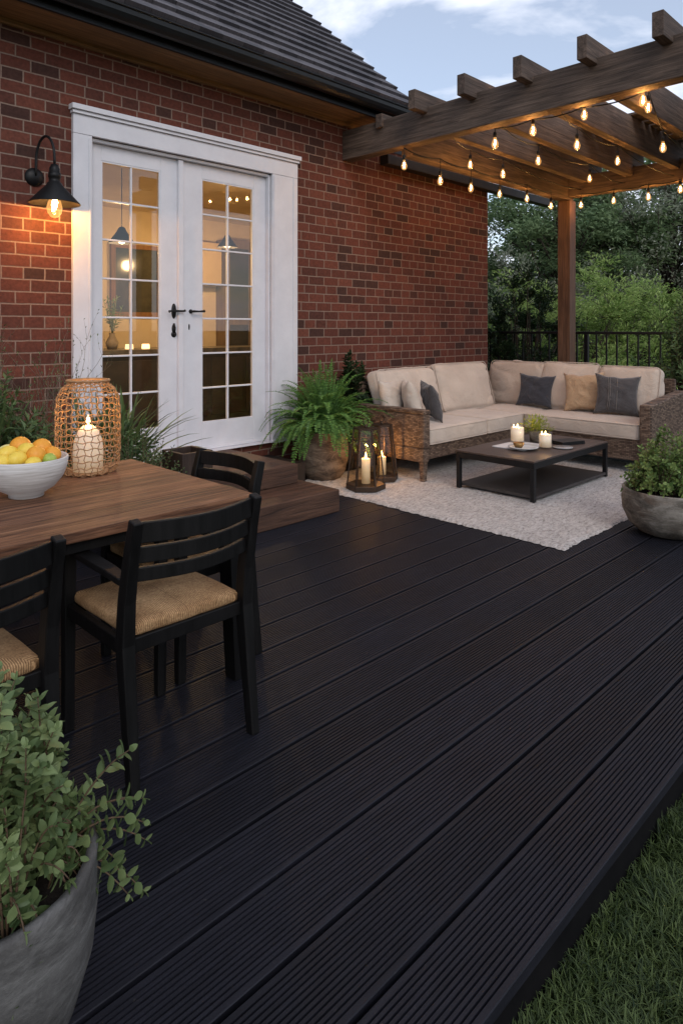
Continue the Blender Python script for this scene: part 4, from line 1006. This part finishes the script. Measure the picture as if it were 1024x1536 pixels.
# ---------------------------------------------------------------- dining table
dt = thing('dining_table', (.5, 2.57, 0), 'long brown timber dining table with black legs and apron', 'table')
m = MB(); tx0, tx1, ty0, ty1 = -.75, 1.605, 2.08, 3.06; npl = 9; pw = (ty1-ty0)/npl
for k in range(npl): m.box(tx0, tx1, ty0+k*pw+.0008, ty0+(k+1)*pw-.0008, .676, .710)
build('tabletop', m, TABLEW, dt, .002)
m = MB(); m.box(tx0+.05, tx1-.05, ty0+.03, ty0+.055, .634, .675); m.box(tx0+.05, tx1-.05, ty1-.055, ty1-.03, .634, .675); m.box(tx1-.055, tx1-.03, ty0+.056, ty1-.056, .634, .675); m.box(tx0+.03, tx0+.055, ty0+.056, ty1-.056, .634, .675)
build('apron', m, BLACKW, dt, .002)
for x in (tx0+.08, tx1-.075):
    for y in (ty0+.055, ty1-.055):
        m = MB(); sx = .03 if x > 0 else -.03; m.bar((x, y, .674), (x+sx, y, .002), .075, .085, (0,1,0), .06, .065); build('leg', m, BLACKW, dt, .003)

# chair: origin at floor between rear feet, faces +y
def make_chair(label):
    t = thing('dining_chair', (0,0,0), label, 'chair', 'black wooden armchairs around the dining table')
    W = .215; 
    def post(x): return [(x,-.005,.0),(x,.020,.20),(x,.045,.42),(x,.035,.55),(x,.005,.70),(x,-.020,.795)]
    for x in (-W, W):
        m = MB(); P = post(x); m.rail(P, [.030,.036,.042,.038,.034,.030], [.036,.042,.050,.046,.040,.036], (0,1,0)); build('rear_leg', m, BLACKW, t, .004)
    for x in (-W+.0, W-.0):
        m = MB(); m.bar((x, .44, .60), (x, .445, .0), .040, .040, (0,1,0), .034, .034); build('front_leg', m, BLACKW, t, .004)
        m = MB(); m.rail([(x,.050,.605),(x,.15,.612),(x,.30,.616),(x,.462,.617)], [.036,.044,.048,.050], .022); build('armrest', m, BLACKW, t, .004)
    def slat(z, h, y0):
        pts = [(-W+.014+(2*W-.028)*k/12, y0-.052*math.sin(math.pi*k/12), z) for k in range(13)]
        m = MB(); m.rail(pts, .018, h); build('slat', m, BLACKW, t, .003)
    slat(.757, .062, -.008); slat(.688, .048, .008); slat(.628, .042, .020)
    m = MB(); m.box(-W+.018, W-.018, .040, .062, .385, .43); m.box(-W+.018, W-.018, .432, .452, .385, .43)
    m.box(-W-.010, -W+.012, .065, .43, .385, .43); m.box(W-.012, W+.010, .065, .43, .385, .43)
    build('seat_frame', m, BLACKW, t, .003)
    m = MB(); m.rcube(Matrix.Translation((0, .245, .446)), (W-.013, .198, .021), .018, (0,0,.007), 14, .003, 3, 6); s_ = build('seat', m, ROPE, t)
    m = MB(); m.tube([(x_, .044+.0, .16+.0*x_) for x_ in (-W, W)], .001, 4)
    return t
ch = make_chair('black armchair at the near side of the table, its whole woven seat in view')
ch.location = (1.163, 1.80, .001)
cb_ = copy_tree(ch); cb_.location = (.515, 1.80, .001); cb_.rotation_euler.z = R(2); cb_['label'] = 'black armchair with woven cord seat cut off by the left edge of the photo'
cc = copy_tree(ch); cc.location = (1.725, 2.44, .001); cc.rotation_euler.z = R(90); cc['label'] = 'black armchair pushed in at the short end of the table near the steps'

# fruit bowl
bc = Vector((.965, 2.66, .711))
m = MB(); m.lathe([(.001,.004),(.055,.0),(.062,.001),(.064,.014),(.10,.035),(.132,.075),(.146,.115),(.149,.145),(.145,.149),(.140,.145),(.125,.08),(.09,.045),(.001,.03)], bc, 56)
def m_bowl():
    m_ = Mat('white_washed_clay', rough=.7); v = m_.coord((3,3,60)); a = m_.noise(v, 2.2, 5, .6)
    m_.col(m_.ramp(a, [(.3,(.42,.39,.36)), (.6,(.62,.60,.58))])); m_.bump(a, .5, .004); return m_.m
tag(build('fruit_bowl', m, m_bowl()), 'white ribbed clay bowl of fruit on the dining table', 'bowl')
ORANGE = m_speck('orange_peel', (.72,.28,.025), (.80,.36,.04), 90, .45, .3, .002); LEMON = m_speck('lemon_peel', (.75,.50,.05), (.82,.60,.10), 60, .45, .25, .002)
PALE = m_speck('pale_lemon_peel', (.70,.62,.22), (.78,.70,.30), 60, .5, .2); LIME = m_speck('lime_peel', (.25,.36,.05), (.42,.48,.10), 60, .45, .2)
fruits = [(-.05, .055, .185, .040, 'o'), (.035, .05, .180, .038, 'o'), (.085, .03, .158, .033, 'o'), (.0, .0, .178, .034, 'l'), (.05,-.03,.168,.036,'o'), (.0,-.07,.160,.032,'l'), (-.06,-.02,.170,.034,'l'),
          (-.09,.04,.165,.034,'p'), (-.10,-.05,.155,.033,'l'), (.098,-.025,.150,.026,'g'), (-.05,-.09,.150,.033,'l'), (.05,.09,.150,.033,'o'), (-.02,.10,.16,.034,'p'), (.02,.02,.12,.04,'o'), (-.05,.02,.11,.04,'l'), (.06,-.075,.145,.028,'l')]
names = {'o': ('orange', ORANGE), 'l': ('lemon', LEMON), 'p': ('lemon', PALE), 'g': ('lime', LIME)}
r = random.Random(3)
labs = {2: 'orange on the right side of the bowl above the lime', 3: 'lemon in the middle of the pile below the topmost orange', 4: 'orange in the front right of the bowl beside the lime', 5: 'lemon at the front centre of the bowl', 6: 'lemon left of centre in the bowl', 8: 'lemon at the far left front of the bowl', 10: 'orange at the back right of the bowl, mostly hidden', 11: 'orange at the back of the bowl', 12: 'pale lemon at the back left of the bowl', 15: 'small lemon at the front rim of the bowl', 0: 'orange at the top of the pile in the fruit bowl', 1: 'orange in the bowl just right of the topmost orange', 9: 'small green lime at the right rim of the bowl', 7: 'pale yellow lemon at the left of the bowl'}
dv_r = Vector((1,-1,0))/math.sqrt(2)
for i, (s_, f_, z, rr, k) in enumerate(fruits):   # s = to the right as seen from the lawn, f = away from it
    p = bc+Vector((s_*.7071+f_*.7071, -s_*.7071+f_*.7071, z-.008))
    m = MB(); sc = (1,1,1) if k in 'og' else (1.18,.95,.95)
    m.sphere(p, rr, 14, sc, Matrix.Rotation(r.uniform(0,3), 4, 'Z')); nm, mt = names[k]
    o = build(nm, m, mt, origin=p); tag(o, labs.get(i, ('round orange heaped in the white bowl' if k == 'o' else 'yellow lemon heaped in the white bowl')), nm, 'heaped '+nm+'s in the white bowl')

# rattan lantern on the table
rc = Vector((1.315, 2.90, .711))
t = thing('rattan_lantern', rc, 'woven rattan lantern with a glowing candle on the dining table', 'lantern')
prof = [(.088,.0),(.115,.010),(.130,.035),(.136,.10),(.137,.20),(.136,.28),(.130,.335),(.112,.372),(.088,.392),(.086,.405)]
def pr(z):
    for (r0, z0), (r1, z1) in zip(prof, prof[1:]):
        if z <= z1: f_ = (z-z0)/(z1-z0); return r0+(r1-r0)*f_
    return prof[-1][0]
m = MB(); nv = 30
for k in range(nv):
    a0 = 2*math.pi*k/nv; pts = []
    for i in range(37):
        z = .405*i/36; a = a0+.030*math.sin(i*1.55+(k%2)*math.pi); rr = pr(z)+.0015*math.sin(i*1.55)
        pts.append(rc+Vector((rr*math.cos(a), rr*math.sin(a), z)))
    m.tube(pts, .0019, 5)
for i, z in enumerate([.002,.012,.04,.068,.096,.124,.152,.180,.208,.236,.264,.292,.320,.346,.368,.385,.395,.402,.408]):
    rr = pr(min(z, .404)); n_ = 90
    m.tube([rc+Vector(((rr+.0015*math.sin(q*math.pi*30/90*1.0))*math.cos(2*math.pi*q/n_), rr*math.sin(2*math.pi*q/n_), z+.0035*math.sin(q*2*math.pi*15/n_+i*2))) for q in range(n_)], .0024, 5, True)
m.tube([rc+Vector((.088*math.cos(a), .088*math.sin(a), .408)) for a in [2*math.pi*q/40 for q in range(40)]], .006, 6, True)
m.lathe([(.001,.003),(.09,.003),(.09,.008),(.001,.008)], rc, 30)
build('weave', m, RATTAN, t)
m = MB(); m.lathe([(.001,.010),(.062,.010),(.064,.09),(.060,.14),(.045,.185),(.022,.207),(.001,.212)], rc, 28); c_ = build('candle', m, WAX, t)
m = MB(); m.lathe([(.001,0),(.009,.012),(.005,.03),(.001,.042)], rc+Vector((0,0,.212)), 10); build('flame', m, FLAME, c_)
lamp('candle_light', rc+Vector((0,0,.265)), 1.6, (1,.58,.22), .02, t)

# ---------------------------------------------------------------- background trees and shrubs
def tree(name, base, Hh, CR, cz, mat, seed, label, nclump=60, lpc=240, ls=.16, trunk_r=.14, flat=.75, gap=1.0, group='trees beyond the railing', dens=1.0):
    t = thing(name, base, label, 'tree', group); b = Vector(base); r = random.Random(seed)
    tm = MB(); lf = MB()
    top = b+Vector((r.uniform(-.3,.3), r.uniform(-.3,.3), Hh*.72))
    mid = b.lerp(top, .5)+Vector((r.uniform(-.25,.25), r.uniform(-.25,.25), 0))
    tm.tube([b-Vector((0,0,.1)), b.lerp(mid,.5), mid, mid.lerp(top,.5), top], [trunk_r*1.25, trunk_r, trunk_r*.75, trunk_r*.5, trunk_r*.2], 9)
    cen = b+Vector((0,0,cz))
    for k in range(nclump):
        a = r.uniform(0, 6.283); u = r.uniform(-.75, 1); q = (r.random()**.45)
        pos = cen+Vector((math.cos(a)*math.sqrt(max(0,1-u*u))*CR*q, math.sin(a)*math.sqrt(max(0,1-u*u))*CR*q, u*(Hh-cz)*q if u > 0 else u*cz*flat*q))
        f_ = max(.12, min(.95, (pos.z-b.z)/(Hh*.95)-.18)); st_ = b.lerp(mid, f_*2) if f_ < .5 else mid.lerp(top, f_*2-1)
        mm = st_.lerp(pos, .5)+Vector((r.uniform(-.2,.2), r.uniform(-.2,.2), r.uniform(-.1,.3)))
        tm.tube([st_, mm, pos], [trunk_r*.28, trunk_r*.16, trunk_r*.05], 5)
        cr_ = CR*r.uniform(.16, .30)
        for j in range(3):
            tw = pos+Vector((r.gauss(0,1), r.gauss(0,1), r.gauss(0,.6)))*cr_*.7; tm.tube([mm.lerp(pos,.7), tw], [trunk_r*.06, trunk_r*.02], 4)
        for j in range(int(lpc*dens)):
            v = Vector((r.gauss(0,1), r.gauss(0,1), r.gauss(0,1))).normalized()*cr_*(r.random()**.4); v.z *= .62
            lf.leaf(pos+v, Vector((r.uniform(-1,1), r.uniform(-1,1), r.uniform(-.5,.6))), (r.uniform(-.5,.5), r.uniform(-.5,.5), 1), ls*r.uniform(.6,1.3), ls*.42*r.uniform(.7,1.2), .15, 1)
    build('trunk', tm, BARK, t); build('crown', lf, mat, t)
def at(px, dd): s_ = (px-512)/1010*dd; return ((dd+s_)/math.sqrt(2), (dd-s_)/math.sqrt(2))
def bush(px_xy, Hh, R0, mat, seed, label, ls=.085, ncl=46, lpc=190, group='shrubs beyond the railing'):
    x, y = px_xy; t = thing('shrub', (x, y, -.15), label, 'shrub', group); r = random.Random(seed); st = MB(); lf = MB(); b = Vector((x, y, -.15))
    for k in range(ncl):
        a = r.uniform(0, 6.283); q = r.random()**.5; zz = Hh*r.uniform(.12, 1)*(1-.35*q*q)
        pos = b+Vector((math.cos(a)*R0*q, math.sin(a)*R0*q, zz)); b0 = b+Vector((math.cos(a)*.1, math.sin(a)*.1, 0))
        st.tube([b0, b0.lerp(pos, .5)+Vector((0,0,Hh*.08)), pos], [.02,.012,.004], 4)
        cr_ = R0*r.uniform(.16, .30)
        for j in range(9):       # sprays pointing up and outwards
            e = pos+Vector((r.gauss(0,.8)+math.cos(a)*.5, r.gauss(0,.8)+math.sin(a)*.5, r.uniform(.2, 1.5)))*cr_; st.tube([pos, e], [.005,.002], 3)
            for i in range(int(lpc/9)):
                p = pos.lerp(e, r.random()**.6)+Vector((r.gauss(0,1), r.gauss(0,1), r.gauss(0,1)))*cr_*.16
                lf.leaf(p, (e-pos).normalized()+Vector((r.uniform(-.8,.8), r.uniform(-.8,.8), r.uniform(-.5,.5))), (r.uniform(-.4,.4), r.uniform(-.4,.4), 1), ls*r.uniform(.55,1.3), ls*.36, .2, 1)
    build('stem', st, BARK, t); build('foliage', lf, mat, t)
def T(px, dd, *a, **k): x, y = at(px, dd); tree(a[0], (x, y, -.15), *a[1:], **k)
T(846, 17.5, 'broadleaf_tree', 6.3, 2.5, 3.7, GREEN_TREE, 101, 'dense dark green tree beyond the railing behind the pergola post', nclump=80, lpc=260, ls=.15)
T(930, 19, 'broadleaf_tree', 6.6, 2.7, 3.8, GREEN_TREE, 102, 'large dark green tree beyond the railing, right of the pergola post', nclump=80, lpc=240, ls=.16)
T(1005, 17, 'grey_leaved_tree', 6.4, 2.3, 4.2, GREEN_TREE2, 103, 'grey green open tree with visible branches at the right edge', nclump=60, lpc=120, ls=.12, trunk_r=.11)
T(792, 21, 'broadleaf_tree', 4.6, 1.6, 2.7, GREEN_TREE, 104, 'lower dark tree beyond the railing beside the end of the brick wall', nclump=60, lpc=220, ls=.16)
T(1095, 18, 'broadleaf_tree', 7.0, 2.8, 4.0, GREEN_TREE, 105, 'tall dark tree just beyond the right edge of the view', nclump=60, lpc=200, ls=.17)
T(600, 26, 'broadleaf_tree', 5.0, 2.6, 3.0, GREEN_TREE, 106, 'distant dark tree behind the brick house', nclump=50, lpc=180, ls=.18)
for i, (px, dd, hh, r0, mt, lab) in enumerate((
        (770, 11.6, 2.25, 1.0, GREEN_LIGHT, 'light green shrub beyond the railing nearest the brick wall'),
        (862, 12.2, 2.35, 1.0, GREEN_LIGHT, 'light green shrub beyond the railing just right of the post'),
        (925, 12.6, 2.75, 1.15, GREEN_LIGHT, 'tallest light green shrub beyond the railing, middle of the row'),
        (985, 13.0, 2.45, 1.0, GREEN_LIGHT, 'light green shrub beyond the railing towards the right edge'),
        (1050, 12.4, 2.5, 1.0, GREEN_LIGHT, 'light green shrub at the right edge beyond the planter'),
        (815, 14.5, 3.1, 1.2, GREEN_TREE2, 'grey green conifer like shrub behind the pergola post'),
        (745, 15.0, 2.9, 1.2, GREEN_TREE2, 'grey green shrub behind the end of the brick wall'),
        (905, 15.5, 3.0, 1.3, GREEN_TREE2, 'grey green shrub in the second row right of the post'),
        (965, 16.0, 3.2, 1.3, GREEN_TREE2, 'grey green shrub in the second row under the grey tree'))):
    bush(at(px, dd), hh, r0, mt, 200+i, lab)
bush(at(785, 10.1), 2.25, .62, GREEN_DARK, 230, 'dark green leafy shrub touching the railing between wall and post', ls=.075, ncl=70)
for i, (px, dd) in enumerate(((880, 10.4), (940, 10.6), (1000, 10.2))):
    bush(at(px, dd), .95, .6, GREEN_LIGHT if i != 1 else GREEN_BED, 240+i, ('low bright shrub seen through the railing right of the post', 'low dark shrub seen through the middle of the railing', 'low bright shrub seen through the railing near the right end')[i], ls=.07, ncl=30)
# far wood that closes the view
m = MB(); r = random.Random(55)
for k in range(52000):
    dd = r.uniform(27, 32); s_ = r.uniform(-.15, 1.35)*dd; x, y = (dd+s_)/math.sqrt(2), (dd-s_)/math.sqrt(2)
    top = 3.5+1.0*noise.noise(Vector((s_*.25, 3, 1)))+.5*noise.noise(Vector((s_*.9, 7, 2)))
    z = -.1+top*r.random()**.8
    m.leaf((x, y, z), (r.uniform(-1,1), r.uniform(-1,1), r.uniform(-.5,.5)), (0,0,1), r.uniform(.3,.55), .22, .15, 1)
tag(build('distant_wood', m, GREEN_TREE), 'far dark wood closing the view behind the trees', 'wood', kind='stuff')
